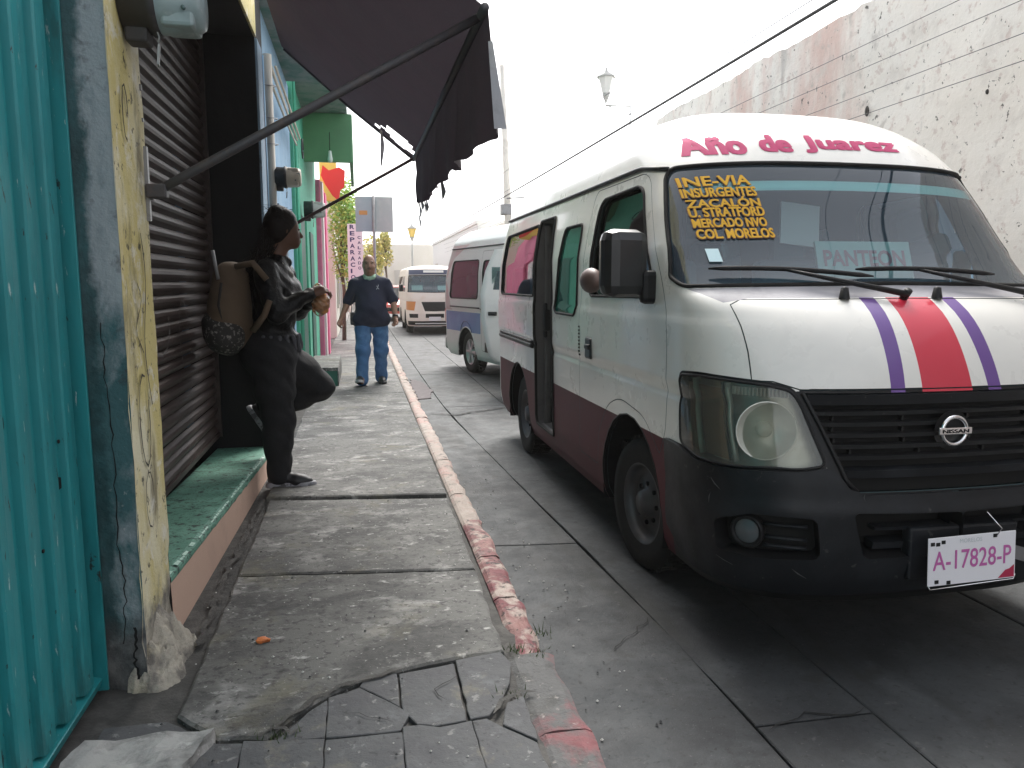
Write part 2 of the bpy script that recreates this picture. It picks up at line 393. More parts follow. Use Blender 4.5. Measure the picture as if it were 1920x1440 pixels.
# ================================================================== LEFT FRONTAGES
def wallmat(name, base, *extra, **k):
    return mat(name, base, k.get('rough', .85), list(extra), [(7, .25, .02), (90, .4, .004)])
M_greypaint = mat('flaking_grey_teal_wall', (.32, .36, .38), .85,
                  [((.035, .115, .125), 2.2, .46, .56, .95, (1, 1, .5)), ((.46, .48, .49), 5, .52, .64, .7, (1, 1, .3)), ((.05, .05, .05), 13, .58, .7, .75), ((.42, .44, .44), 40, .64, .7, .5)], [(7, .5, .03), (60, .5, .006)])
M_yellow = mat('dirty_yellow_plaster', (.62, .53, .22), .85,
               [((.74, .70, .52), 2.4, .45, .60, .9, (1, 1, .5)), ((.16, .135, .08), 5, .56, .66, .8, (1, 1, .35)), ((.045, .04, .03), 22, .60, .65, .85), ((.78, .76, .68), 9, .56, .64, .7)], [(8, .4, .02), (80, .45, .005)])
def zone(m, axis, edge, soft, amp, scale, colour, above=False, st=1.0):
    """a second coat of paint or bare plaster with a ragged edge along one axis"""
    nt = m.node_tree; b = nt.nodes['Principled BSDF']; tc = nt.nodes.new('ShaderNodeTexCoord'); sx = nt.nodes.new('ShaderNodeSeparateXYZ')
    nt.links.new(tc.outputs['Object'], sx.inputs[0]); f = noise_n(nt, tc.outputs['Object'], scale, 7, .65)
    a = nt.nodes.new('ShaderNodeMath'); a.operation = 'MULTIPLY_ADD'; nt.links.new(f, a.inputs[0]); a.inputs[1].default_value = amp; nt.links.new(sx.outputs[axis], a.inputs[2])
    r = nt.nodes.new('ShaderNodeMapRange'); e = edge+amp*.5; r.inputs[1].default_value = e-soft; r.inputs[2].default_value = e+soft
    r.inputs[3].default_value = 0 if above else st; r.inputs[4].default_value = st if above else 0; nt.links.new(a.outputs[0], r.inputs[0])
    old = b.inputs['Base Color'].links[0].from_socket; cc = colour
    if isinstance(colour, list):
        cc = ramp(nt, noise_n(nt, tc.outputs['Object'], colour[2], 7, .65), [(.42, c4(colour[0])), (.62, c4(colour[1]))])
    nt.links.new(mixc(nt, r.outputs[0], old, cc), b.inputs['Base Color'])
zone(M_greypaint, 0, -.815, .012, .10, 9, [(.012, .05, .055), (.03, .11, .12), 5], False, .92)
zone(M_greypaint, 2, .30, .05, .25, 9, [(.05, .05, .05), (.16, .155, .15), 9], False, .9)
zone(M_yellow, 2, .34, .04, .35, 8, [(.14, .13, .12), (.46, .43, .36), 9], False, .95)
M_rawplaster = mat('crumbling_plaster', (.40, .37, .31), .9, [((.13, .12, .11), 8, .48, .64, .9), ((.55, .50, .36), 6, .56, .7, .7)], [(12, .8, .04), (60, .6, .01)])
M_teal = mat('teal_gloss_paint', (.022, .255, .275), .38,
             [((.010, .125, .14), 2.6, .45, .66, .8, (1, 1, .25)), ((.05, .31, .32), 6, .55, .68, .6, (1, 1, .2)), ((.02, .016, .014), 26, .635, .66, .95, (1, 1, .3)), ((.50, .60, .58), 30, .655, .67, .85, (1.6, 1.6, .25)), ((.02, .05, .05), 4, .60, .68, .6, (1, 1, .12))], [(40, .12, .003)], rvar=.08)
M_shutter = mat('rusty_brown_shutter', (.045, .028, .025), .5,
                [((.10, .07, .063), 4, .45, .66, .7, (1, .3, 2)), ((.028, .02, .018), 7, .5, .7, .8), ((.20, .15, .13), 40, .64, .72, .5)], [(50, .2, .003)])
M_darkwall = mat('recess_shade_wall', (.016, .016, .018), .9, [((.032, .031, .03), 2, .5, .75, .6), ((.02, .02, .02), 6, .5, .7, .7)], [(8, .3, .02)])  # near-black colour carries the shade of the recess
M_stepgreen = mat('worn_green_step', (.10, .26, .19), .6, [((.19, .40, .31), 5, .45, .65, .8), ((.015, .03, .025), 22, .55, .62, .95), ((.02, .04, .03), 60, .56, .63, .9), ((.30, .36, .32), 12, .66, .74, .5)], [(12, .4, .01), (90, .4, .004)])
M_peach = mat('peach_riser', (.58, .40, .31), .8, [((.46, .31, .25), 5, .5, .75, .6), ((.20, .15, .12), 18, .68, .76, .6)], [(60, .3, .003)])

shop = thing('shop_building', 'old shop with brown roller shutter, yellow plaster pillar and raised green doorstep', 'building', (-.74, 2.9, 0))
def W(mb, name, m, parent=shop): return mb.build(name, m, parent, world=True)
# pillar between the metal door and the shutter
pl = MB()
def pillar_sheet(x0, y0, x1, y1, nz=60, nx=8, amp=.006):
    v, f = [], []
    for i in range(nz+1):
        z = .02+3.4*i/nz
        for k in range(nx+1):
            t = k/nx; X = x0+(x1-x0)*t; Y = y0+(y1-y0)*t; n = Vector((y1-y0, x0-x1, 0)).normalized()
            a = amp*mnoise.noise(Vector((X*9, Y*9, z*5)))+.5*amp*mnoise.noise(Vector((X*30, Y*30, z*22)))
            if z < .75: a -= .03*max(0, mnoise.noise(Vector((X*11+4, Y*11, z*6.5)))-.02)*(0.75-z)*2
            v.append((X+n.x*a, Y+n.y*a, z))
    for i in range(nz):
        for k in range(nx): q = i*(nx+1)+k; f.append((q, q+1, q+nx+2, q+nx+1))
    return v, f
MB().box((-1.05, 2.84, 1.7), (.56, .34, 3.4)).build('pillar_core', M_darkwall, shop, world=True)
W(MB().add(*pillar_sheet(-1.2, 2.652, -.736, 2.652), smooth=True), 'pillar_side', M_greypaint)
W(MB().add(*pillar_sheet(-.737, 2.648, -.737, 3.032, amp=.005), smooth=True), 'pillar_face', M_yellow)
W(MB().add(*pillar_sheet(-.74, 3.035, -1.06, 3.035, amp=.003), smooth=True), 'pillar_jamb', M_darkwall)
# long crack on the grey side
def vcrack(pts, w, name='crack', par=shop, m=None):
    v, f = [], []; rnd = random.Random(3)
    P = []
    for i in range(len(pts)-1):
        a, b = Vector(pts[i]), Vector(pts[i+1])
        for k in range(8): P.append(a.lerp(b, k/8)+Vector((rnd.uniform(-.006, .006), 0, 0)))
    for i, p in enumerate(P):
        ww = w*rnd.uniform(.4, 1); v += [(p.x-ww, p.y, p.z), (p.x+ww, p.y, p.z)]
    for i in range(len(P)-1): f.append((2*i, 2*i+1, 2*i+3, 2*i+2))
    MB().add(v, f).build(name, m or M_seam, par, world=True)
vcrack([(-.80, 2.643, .25), (-.785, 2.643, .42), (-.80, 2.643, .62), (-.79, 2.643, .9), (-.805, 2.643, 1.15), (-.80, 2.643, 1.35)], .0022)
vcrack([(-.76, 2.643, .12), (-.77, 2.643, .2), (-.76, 2.643, .32)], .005)
# plaster mound spreading at the foot of the pillar
bm = bmesh.new(); bmesh.ops.create_grid(bm, x_segments=40, y_segments=60, size=.5)
for v in bm.verts:
    X = -.80+.24*(v.co.x+.5); Y = 2.55+.58*(v.co.y+.5)
    w_ = .03*mnoise.noise(Vector((X*9, Y*9, 4)))
    d = max(0, 1-((X+.75+w_)/.115)**2)*max(0, 1-((Y-2.83+w_)/.22)**2)
    z = .045+.17*d**1.5+.05*min(1, d*4)+(.05*mnoise.noise(Vector((X*22, Y*22, 1)))+.03*mnoise.noise(Vector((X*60, Y*60, 1))))*min(1, d*4)
    v.co = Vector((X, Y, z))
W(MB().frombm(bm, 0, True), 'plaster_foot', M_rawplaster)
# hinge iron on the pillar with the awning bracket, seen at its edge
W(MB().box((-.732, 3.02, 1.80), (.012, .022, .26)).box((-.725, 3.035, 1.77), (.02, .03, .05)), 'bracket_strap', M_steel)
W(MB().box((-.734, 3.012, 2.02), (.008, .012, .012)), 'bolt', M_steel); W(MB().box((-.734, 3.012, 2.13), (.008, .014, .02)), 'bolt', M_steel)
# graffiti squiggles on the pillar face (black spray)
M_spray = mat('black_spray', (.05, .045, .03), .9)
def squig(pts, w=.006):
    P = [Vector((-.7305, a, b)) for a, b in pts]; v, f = [], []
    for i, p in enumerate(P):
        t = (P[min(i+1, len(P)-1)]-P[max(i-1, 0)]).normalized(); n = Vector((0, -t.z, t.y))*w*(.5+.5*math.sin(i*1.1)**2)
        v += [p-n, p+n]
    for i in range(len(P)-1): f.append((2*i, 2*i+1, 2*i+3, 2*i+2))
    return v, f
sq = MB()
sq.add(*squig([(2.80+.07*math.cos(t*.5+1.2)*(1-.02*t), .98+.16*math.sin(t*.5+1.2)) for t in range(12)]))
sq.add(*squig([(2.80+.05*math.cos(t*.6), .70+.10*math.sin(t*.6)) for t in range(9)], .004))
sq.add(*squig([(2.88+.03*math.sin(t*.7), 1.62-.06*t) for t in range(11)]))
sq.add(*squig([(2.80+.04*math.sin(t*.9), 1.45-.03*t) for t in range(9)], .004))
sq.add(*squig([(2.79+.03*math.cos(t*.7), 2.0+.09*math.sin(t*.7)) for t in range(8)], .007))
W(sq, 'graffiti', M_spray)
# recess: shutter, header, jamb
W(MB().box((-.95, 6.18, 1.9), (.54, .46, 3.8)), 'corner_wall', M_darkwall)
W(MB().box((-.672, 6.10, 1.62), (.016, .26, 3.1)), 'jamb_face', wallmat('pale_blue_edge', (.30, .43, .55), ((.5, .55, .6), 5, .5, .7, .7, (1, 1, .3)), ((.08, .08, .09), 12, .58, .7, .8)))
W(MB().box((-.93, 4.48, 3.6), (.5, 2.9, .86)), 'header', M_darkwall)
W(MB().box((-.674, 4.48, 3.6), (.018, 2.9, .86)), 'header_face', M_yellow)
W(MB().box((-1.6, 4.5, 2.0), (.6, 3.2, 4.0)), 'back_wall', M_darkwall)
W(MB().box((-1.9, 4.3, 4.3), (2.46, 7.4, .6)), 'upper_wall', M_yellow)
sh = hold('roller_shutter', shop); sh.location = (0, 0, 0)
nsl = 38; zz0, zz1 = .335, 3.18; pit = (zz1-zz0)/nsl
prof = [(-.002, 0), (.004, .1), (.020, .28), (.024, .5), (.020, .74), (.006, .9), (-.002, .97)]
def slat_mesh():
    v, f = [], []; n = len(prof)
    for yv in (0, 2.86):
        for (x, t) in prof: v.append((x, yv, t*pit))
    for i in range(n-1): f.append((i, i+1, n+i+1, n+i))
    return v, f
sl0 = MB().add(*slat_mesh(), smooth=False).build('slat', M_shutter, sh)
for k in range(nsl):
    o = sl0 if k == 0 else sl0.copy()
    if k: COL.objects.link(o); o.parent = sh
    o.location = (-1.06+.74+random.uniform(-.003, .003), 3.03-2.9, zz0+k*pit)
    o.rotation_euler = (random.uniform(-.0008, .0008), 0, 0)
gr = MB().box((-1.045, 5.885, 1.75), (.06, .03, 2.85)).box((-1.05, 4.5, .345), (.05, 2.8, .03)); W(gr, 'guide_rail', M_shutter)
# graffiti loops on the shutter
M_chalk = mat('white_spray', (.15, .135, .135), .9)
sq = MB()
for (cy, cz, ry, rz_, n0, n1) in ((3.75, 1.30, .16, .12, 0, 10), (4.35, 1.22, .2, .16, 3, 12), (4.9, 1.15, .12, .2, 0, 8)):
    P = [(cy+ry*math.cos(t*.6), cz+rz_*math.sin(t*.6)) for t in range(n0, n1)]
    v, f = squig(P, .008); v = [(-1.033, p[1], p[2]) for p in v]; W(MB().add(v, f), 'chalk_scrawl', M_chalk)
# doorstep
A0, A1 = Vector((-.735, 3.03)), Vector((-.655, 5.93)); zt0, zt1 = .335, .225
def stp(x, t): return
v = [(-1.06, 3.03, .05), (A0.x, 3.03, .05), (A1.x, 5.93, .05), (-1.06, 5.93, .05), (-1.06, 3.03, zt0), (A0.x, 3.03, zt0), (A1.x, 5.93, zt1), (-1.06, 5.93, zt1)]
stepo = hold('doorstep', shop)
def Wd(mb, name, m): return mb.build(name, m, stepo, world=True)
nst = 46; v, f = [], []
rnd = random.Random(11)
for i in range(nst+1):
    t = i/nst; p = A0.lerp(A1, t); z = zt0+(zt1-zt0)*t; chip = .012*max(0, mnoise.noise(Vector((t*30, 2, 1))))+.004*rnd.random()
    v += [(-1.06, p.y, z), (p.x-.03, p.y, z+.001), (p.x-chip, p.y, z-.006-chip*.5), (p.x, p.y, z-.022-chip), (p.x-.002, p.y, z-.030-chip)]
for i in range(nst):
    for k in range(4): q = i*5+k; f.append((q, q+1, q+6, q+5))
Wd(MB().add(v, f), 'tread', M_stepgreen)
v, f = [], []
for i in range(nst+1):
    t = i/nst; p = A0.lerp(A1, t); z = zt0+(zt1-zt0)*t
    v += [(p.x-.003, p.y, z-.03), (p.x-.001, p.y, z-.10), (p.x+.001, p.y, .06)]
for i in range(nst):
    for k in range(2): q = i*3+k; f.append((q, q+1, q+4, q+3))
Wd(MB().add(v, f).add([(A1.x, 5.93, .06), (A1.x, 5.93, zt1-.03), (-1.06, 5.93, zt1-.03), (-1.06, 5.93, .06)], [(0, 1, 2, 3)]), 'riser', M_peach)
# worn pale edge of the step: chipped paint pieces
v, f = [], []
for i in range(nst):
    if rnd.random() < .18: continue
    for (ta, tb) in ((i/nst, (i+.8)/nst),):
        a, b = A0.lerp(A1, ta), A0.lerp(A1, tb); za, zb = zt0+(zt1-zt0)*ta, zt0+(zt1-zt0)*tb; w = rnd.uniform(.010, .024); q = len(v)
        v += [(a.x-w, a.y, za+.004), (a.x-.006, a.y, za-.0005), (b.x-.006, b.y, zb-.0005), (b.x-w*rnd.uniform(.6, 1.1), b.y, zb+.004)]; f.append((q, q+1, q+2, q+3))
tag(Wd(MB().add(v, f), 'worn_edge', mat('pale_mint_edge', (.46, .66, .56), .6, [((.12, .25, .2), 30, .55, .7, .8)])), kind='stuff')

# ---- teal corrugated door and its wall, nearest on the left
tealb = thing('door_building', 'wall with a big teal ribbed metal door at the left edge, nearest the camera', 'building', (-.9, 2.0, 0))
W(MB().box((-1.3, .6, 1.9), (.6, 4.08, 3.8)), 'wall', M_greypaint, tealb)
door = hold('metal_door', tealb)
W(MB().box((-.93, 1.35, 1.5), (.02, 2.4, 2.72)), 'backing_sheet', M_teal, door)
pitch = .158
rb = None
rp = [(0, 0), (.004, .0), (.040, .004), (.046, .010), (.048, .045), (.046, .078), (.040, .084), (.020, .088), (.017, .120), (.017, .144), (.0, .148)]
for k in range(15):
    y0 = 2.565-k*pitch
    if rb is None:
        v, f = [], []; n = len(rp)
        for zc in (0, 2.66):
            for (x, yv) in rp: v.append((x, -yv, zc))
        for i in range(n-1): f.append((i, n+i, n+i+1, i+1))
        f.append(tuple(range(n))); f.append(tuple(range(2*n-1, n-1, -1)))
        rb = MB().add(v, f).build('rib', M_teal, door); o = rb
    else:
        o = rb.copy(); COL.objects.link(o); o.parent = door
    o.location = (-.918+.9, y0-2.0, .165+random.uniform(-.004, .004))
fr = MB().box((-.905, 2.60, 1.5), (.022, .035, 2.76), bev=.003).box((-.878, 2.632, 1.5), (.05, .012, 2.80), bev=.002)
fr.box((-.90, 1.4, .135), (.055, 2.46, .035), rot=(0, .25, 0), bev=.004)
W(fr, 'frame', M_teal, door)
# lock slot
W(MB().box((-.888, 2.42, .86), (.012, .055, .035), bev=.003), 'latch_plate', M_dark, door)
lk = MB()
for (yv, z) in ((2.30, .70), (2.33, .60), (2.47, .98), (2.40, .78)): lk.cyl((-.892, yv, z), (-.888, yv, z), .006, 8)
W(lk, 'bolt_hole', M_seam, door)

# ---- electricity meters
def meter(name, label, loc, cls_mat, s=1.0):
    t = thing(name, label, 'electric meter', loc)
    MB().lathe([(0, .0), (.085*s, 0), (.085*s, .07*s), (.092*s, .075*s), (.092*s, .095*s), (.05*s, .10*s), (0, .10*s)], n=26, axis='x').box((.035*s, 0, -.085*s), (.06*s, .07*s, .06*s), bev=.008).build('socket', mat('meter_socket', (.035, .033, .034), .6, [((.11, .10, .10), 9, .5, .7, .7)]), t)
    b = MB().lathe([(.084*s, .095*s), (.084*s, .13*s), (.078*s, .15*s), (.074*s, .20*s), (.066*s, .212*s), (0, .215*s)], n=26, axis='x')
    b.box((.15*s, 0, .0), (.09*s, .13*s, .15*s), bev=.012); b.build('body', cls_mat, t)
    MB().box((.185*s, -.067*s, .012*s), (.045*s, .006, .035*s), bev=.002).cyl((.17*s, -.068*s, -.03*s), (.17*s, -.078*s, -.03*s), .006*s, 8).build('display', mat('meter_display', (.10, .16, .16), .2), t)
    MB().tube([(.09*s, -.03*s, -.085*s), (.095*s, -.03*s, -.10*s), (.092*s, -.035*s, -.115*s)], .0025*s, 5).box((.092*s, -.035*s, -.15*s), (.006, .034*s, .055*s), rot=(0, .1, .15)).build('seal_tag', mat('grey_tag', (.33, .34, .34), .5), t)
    return t
M_meterbody = mat('meter_body', (.34, .42, .43), .35, [((.18, .22, .22), 5, .5, .7, .6), ((.55, .58, .58), 16, .6, .7, .6)])
mt = meter('electric_meter', 'pale grey electric meter on the yellow pillar above the shutter, nearest', (-.735, 2.87, 2.37), M_meterbody, 1.18)

# ---- awning
aw = thing('awning', 'dark torn fabric awning on iron struts over the sidewalk', 'awning', (-.68, 4.6, 2.4))
M_cloth = mat('dark_awning_cloth', (.022, .012, .0135), .9, [((.042, .014, .021), 2.2, .45, .7, .7), ((.016, .016, .018), 5, .5, .7, .6), ((.09, .085, .09), 22, .68, .75, .4)], [(5, .3, .03), (160, .3, .002)])
_nt = M_cloth.node_tree; _b = _nt.nodes['Principled BSDF']; _t = _nt.nodes.new('ShaderNodeBsdfTranslucent'); _t.inputs[0].default_value = (.06, .048, .06, 1)
_m = _nt.nodes.new('ShaderNodeMixShader'); _m.inputs[0].default_value = .14; _o = [n for n in _nt.nodes if n.type == 'OUTPUT_MATERIAL'][0]
_nt.links.new(_b.outputs[0], _m.inputs[1]); _nt.links.new(_t.outputs[0], _m.inputs[2]); _nt.links.new(_m.outputs[0], _o.inputs[0])
M_hem = mat('pale_awning_hem', (.46, .44, .47), .9, [((.62, .60, .56), 3, .5, .7, .7), ((.25, .23, .25), 9, .55, .7, .6)], [(60, .3, .003)])
ya, yb = 2.93, 6.38; nY, nX = 72, 26
def aw_pt(s_, t):
    x = -.53+(.48+.53)*s_; z = 3.24+(2.45-3.24)*s_; yv = ya+(yb-ya)*t+(.0)*s_
    x1 = x+(-.02)*t*s_
    z += -.035*math.sin(PI*s_)*(.6+.4*math.sin(PI*t*3))+.012*mnoise.noise(Vector((s_*5, t*9, 2)))
    return (x1, yv, z-.02*t*s_)
holes = [((.88, .915), .085, .055), ((.80, .895), .05, .04), ((.94, .93), .05, .035), ((.72, .955), .03, .02), ((.965, .02), .012, .006)]
V = [aw_pt(i/nX, k/nY) for k in range(nY+1) for i in range(nX+1)]; Fc = []
for k in range(nY):
    for i in range(nX):
        s_, t = (i+.5)/nX, (k+.5)/nY
        if any(((s_-c[0])/a)**2+((t-c[1])/b_)**2 < 1+.5*mnoise.noise(Vector((s_*30, t*60, 1))) for c, a, b_ in holes): continue
        q = k*(nX+1)+i; Fc.append((q, q+1, q+nX+2, q+nX+1))
W(MB().add(V, Fc, smooth=True), 'canopy', M_cloth, aw)
# valance: hangs from the front bar, ragged lower edge
nv = 90; nh = 12; V, Fc = [], []
def val_len(t):
    base = .44-.06*t
    if t > .72: base = .36+.06*math.sin((t-.72)*22)
    if t > .80: base += .10*(t-.80)/.2
    return base+.02*mnoise.noise(Vector((t*14, 1, 5)))+(.05*max(0, mnoise.noise(Vector((t*33, 7, 5))))-.05*max(0, mnoise.noise(Vector((t*21, 3, 8)))))*(1 if t > .35 else .2)
for k in range(nv+1):
    t = k/nv; p = aw_pt(1, t); L = val_len(t)
    for i in range(nh+1):
        u = i/nh; V.append((p[0]+.012+.05*u*(1-t)*.4+.022*u*math.sin(t*46)+.012*u*math.sin(t*19+1)+.02*mnoise.noise(Vector((t*7, u*2, 3)))*u, p[1]+.012*u*math.sin(t*31), p[2]-L*u))
for k in range(nv):
    for i in range(nh): q = k*(nh+1)+i; Fc.append((q, q+1, q+nh+2, q+nh+1))
W(MB().add(V, Fc, smooth=True), 'valance', M_cloth, aw)
# pale end flap curled round the near corner, and frayed pale bits on the lower edge
p = aw_pt(1, 0); V, Fc = [], []
for i in range(15):
    u = i/14
    for k in range(6):
        w = k/5; V.append((p[0]+.010+.022*u+.046*w*(.35+.65*u), p[1]-.006-.006*w, p[2]-.12-.31*u))
for i in range(14):
    for k in range(5): q = i*6+k; Fc.append((q, q+1, q+7, q+6))
W(MB().add(V, Fc, smooth=True), 'end_flap', M_hem, aw)
V, Fc = [], []; rnd = random.Random(4)
for t, w, h in ((.50, .10, .07), (.52, .06, .10), (.80, .08, .07), (.84, .06, .09), (.93, .07, .06), (.965, .05, .08), (.99, .04, .09), (.90, .05, .05)):
    p = aw_pt(1, t); L = val_len(t); q = len(V); x = p[0]+.03
    V += [(x, p[1]-w/2, p[2]-L+.03), (x, p[1]+w/2, p[2]-L+.035), (x+.02, p[1]+w*.4, p[2]-L-h*.7), (x+.01, p[1]+w*.05, p[2]-L-h), (x+.02, p[1]-w*.42, p[2]-L-h*.45)]; Fc.append((q, q+1, q+2, q+3, q+4))
W(MB().add(V, Fc), 'frayed_edge', M_hem, aw)
M_glaremetal = mat('glare_lamp_metal', (.42, .42, .40), .6)  # pale colour stands in for sky glare on the lamp metal
M_iron = mat('painted_iron', (.045, .043, .048), .5, [((.10, .07, .055), 16, .5, .7, .6)], [(40, .2, .002)])
W(MB().tube([aw_pt(1, 0), aw_pt(1, .5), aw_pt(1, 1)], .017, 10), 'front_bar', M_iron, aw)
W(MB().tube([(-.70, 3.02, 1.775), (-.60, 3.0, 1.83), aw_pt(1, .03)], .0165, 10), 'strut', M_iron, aw)
W(MB().tube([(-.66, 6.34, 1.80), aw_pt(1, .985)], .013, 10), 'strut', mat('rusty_rod', (.10, .055, .05), .6, [((.05, .03, .03), 12, .5, .7, .7)]), aw)
W(MB().tube([aw_pt(.02, .995), aw_pt(.5, .995), aw_pt(1, .995)], .015, 8), 'end_bar', M_iron, aw)
W(MB().box((-.70, 3.02, 1.775), (.07, .05, .05), bev=.006), 'hinge', M_iron, aw)
# a torn strip that hangs at the hole
h0 = aw_pt(.74, .965); W(MB().tube([h0, (h0[0]+.01, h0[1], h0[2]-.12), (h0[0]-.005, h0[1], h0[2]-.27)], [.008, .018, .006], 6), 'hanging_strip', M_hem, aw)

# ---- further houses on the left
def house(name, label, cat, x, y0, y1, h, m, depth=4.0):
    t = thing(name, label, cat, (x, (y0+y1)/2, 0))
    W(MB().box((x-depth/2, (y0+y1)/2, h/2), (depth, y1-y0-.01, h), bev=.01), 'wall', m, t); return t
M_blue = wallmat('blue_wall', (.20, .36, .52), ((.30, .46, .60), 3, .45, .7, .8, (1, 1, .4)), ((.09, .12, .15), 9, .58, .72, .8), rough=.7)
M_green = wallmat('green_wall', (.075, .40, .26), ((.12, .48, .33), 3, .45, .7, .7), ((.05, .2, .14), 10, .6, .72, .6), rough=.7)
M_greenp = wallmat('green_panel', (.10, .27, .13), ((.07, .19, .10), 2, .45, .7, .7), rough=.6)
M_pink = wallmat('pink_wall', (.78, .18, .33), ((.85, .35, .45), 4, .5, .7, .7), rough=.7)
M_soffit = wallmat('grey_green_soffit', (.20, .24, .22), ((.05, .16, .13), 2.4, .48, .6, .85), ((.32, .33, .31), 7, .55, .7, .6))
blue = house('blue_house', 'narrow light blue house front with a vertical pipe, beyond the shutter', 'building', -.74, 6.42, 9.55, 3.7, M_blue)
W(MB().box((-.52, 7.9, 3.80), (.46, 2.9, .20), bev=.01), 'roof_slab', M_soffit, blue)
W(MB().box((-.735, 8.2, 1.15), (.02, .85, 2.1)), 'door', mat('dark_blue_door', (.06, .10, .15), .5, [((.1, .15, .2), 4, .5, .7, .6)]), blue)
W(MB().tube([(-.665, 6.62, .1), (-.665, 6.62, 1.5), (-.665, 6.62, 3.24)], .035, 14), 'downpipe', mat('grimy_white_pipe', (.50, .47, .41), .6, [((.25, .22, .18), 6, .5, .7, .7, (1, 1, .3))]), blue)
W(MB().tube([(-.69, 6.50, .1), (-.69, 6.50, 3.2)], .012, 8), 'conduit', M_blue, blue)
cb = MB()
for k, (dz, dx) in enumerate(((0, 0), (-.08, .02), (-.17, .01), (-.05, .05))):
    cb.tube([(-.66+dx, 6.7, 3.22+dz), (-.65+dx, 7.6, 3.16+dz), (-.66+dx, 9.3, 3.10+dz*.6)], .011, 6)
W(cb, 'cable_run', mat('pale_cable', (.55, .50, .42), .7), blue)
wr = MB()
for z in (2.75, 2.55, 3.0): wr.tube([(-.70+.1*math.cos(a), 6.62+.045*math.sin(a), z) for a in np.linspace(0, 2*PI, 10)], .003, 5)
W(wr, 'pipe_strap', M_steel, blue)
meter('electric_meter', 'beige electric meter with black socket on the pipe of the blue house', (-.64, 6.66, 2.30), mat('meter_beige', (.58, .52, .42), .5, [((.3, .25, .2), 9, .55, .7, .6)]), .95)
meter('electric_meter', 'grey electric meter on the green house behind the woman', (-.66, 10.4, 2.38), mat('meter_grey', (.45, .43, .42), .5), 1.25)

green = house('green_house', 'green house with a boxed green canopy over the sidewalk', 'building', -.70, 9.57, 14.2, 4.6, M_green)
W(MB().box((-.42, 11.9, 3.90), (.64, 4.5, .22), bev=.01), 'balcony_slab', M_soffit, green)
W(MB().box((-.37, 11.35, 3.45), (.66, .06, .66), bev=.006), 'fascia_panel', M_greenp, green)
W(MB().box((-.055, 12.75, 3.45), (.05, 2.76, .66), bev=.006), 'fascia_panel', M_greenp, green)
W(MB().box((-.693, 10.35, 1.2), (.02, .9, 2.2)), 'door', mat('dark_green_door', (.012, .10, .075), .5), green)
W(MB().box((-.69, 11.15, 1.2), (.03, .16, 2.3)), 'door_post', M_green, green)
W(MB().box((-.692, 12.4, 1.15), (.02, .8, 2.1)), 'door', MATS['dark_green_door'], green)
W(MB().tube([(-.685, 9.65, .1), (-.685, 9.65, 3.8)], .02, 8).tube([(-.685, 9.9, .1), (-.685, 9.9, 3.7)], .013, 8), 'conduit', M_green, green)
rg = MB(); rg.tube([(-.62, 9.85+.11*math.cos(a), 3.05+.11*math.sin(a)) for a in np.linspace(0, 2*PI*.97, 20)], .010, 6); W(rg, 'iron_ring', M_iron, green)
bulb = thing('hanging_bulb', 'bare bulb on a wire below the green canopy', 'light bulb', (-.34, 11.2, 3.2))
MB().tube([(0, 0, .3), (0, 0, .06)], .006, 6).build('wire', M_seam, bulb)
MB().lathe([(0, -.11), (.03, -.10), (.036, -.06), (.028, -.01), (.022, .05), (0, .06)], n=14).build('bulb', mat('bulb_glass', (.62, .72, .66), .2), bulb)
stepb = thing('step_block', 'small green and grey concrete step in front of the green house', 'step', (-.42, 10.85, .1))
MB().prism([(-.26, -.55), (.12, -.55), (.12, 1.2), (-.26, 1.2)], .0, .20).build('block', mat('dark_green_step', (.02, .12, .085), .7, [((.05, .2, .15), 8, .5, .7, .6)]), stepb)
MB().prism([(-.27, -.56), (.13, -.56), (.13, 1.2), (-.27, 1.2)], .20, .245).prism([(.121, -.56), (.135, -.56), (.135, 1.2), (.121, 1.2)], .0, .199).build('top_slab', M_walk, stepb)

pink = house('pink_house', 'bright pink house front beyond the green one', 'building', -.62, 14.22, 17.0, 3.25, M_pink)
W(MB().box((-.60, 14.45, 1.62), (.04, .35, 3.2)), 'white_band', mat('white_band', (.75, .68, .68), .8), pink)
W(MB().box((-.585, 15.2, 1.55), (.05, .5, 3.1), bev=.008), 'pilaster', M_pink, pink)
W(MB().box((-.57, 15.2, 1.15), (.05, .55, .06), bev=.004), 'moulding', mat('pink_moulding', (.62, .26, .33), .8), pink)
# red and yellow hanging sign
rs = thing('shop_sign', 'red and yellow shop sign sticking out above the pink house', 'sign', (-.45, 16.4, 3.3))
MB().box((-.10, 0, .30), (.34, .05, 1.0), bev=.01).build('board', mat('yellow_sign', (.85, .62, .12), .5), rs)
v = [(-.24, -.032, .30), (-.20, -.032, .50), (-.08, -.032, .40), (.12, -.032, .47), (.24, -.032, .40), (.22, -.032, .08), (.14, -.032, .02), (.10, -.032, -.20), (-.02, -.032, -.10), (-.16, -.032, .12)]
MB().add(v+[(a, b+.02, c) for a, b, c in v], [tuple(range(10)), tuple(range(19, 9, -1))]+[(i, (i+1) % 10, 10+(i+1) % 10, 10+i) for i in range(10)]).build('emblem', mat('red_sign', (.78, .035, .03), .5), rs)
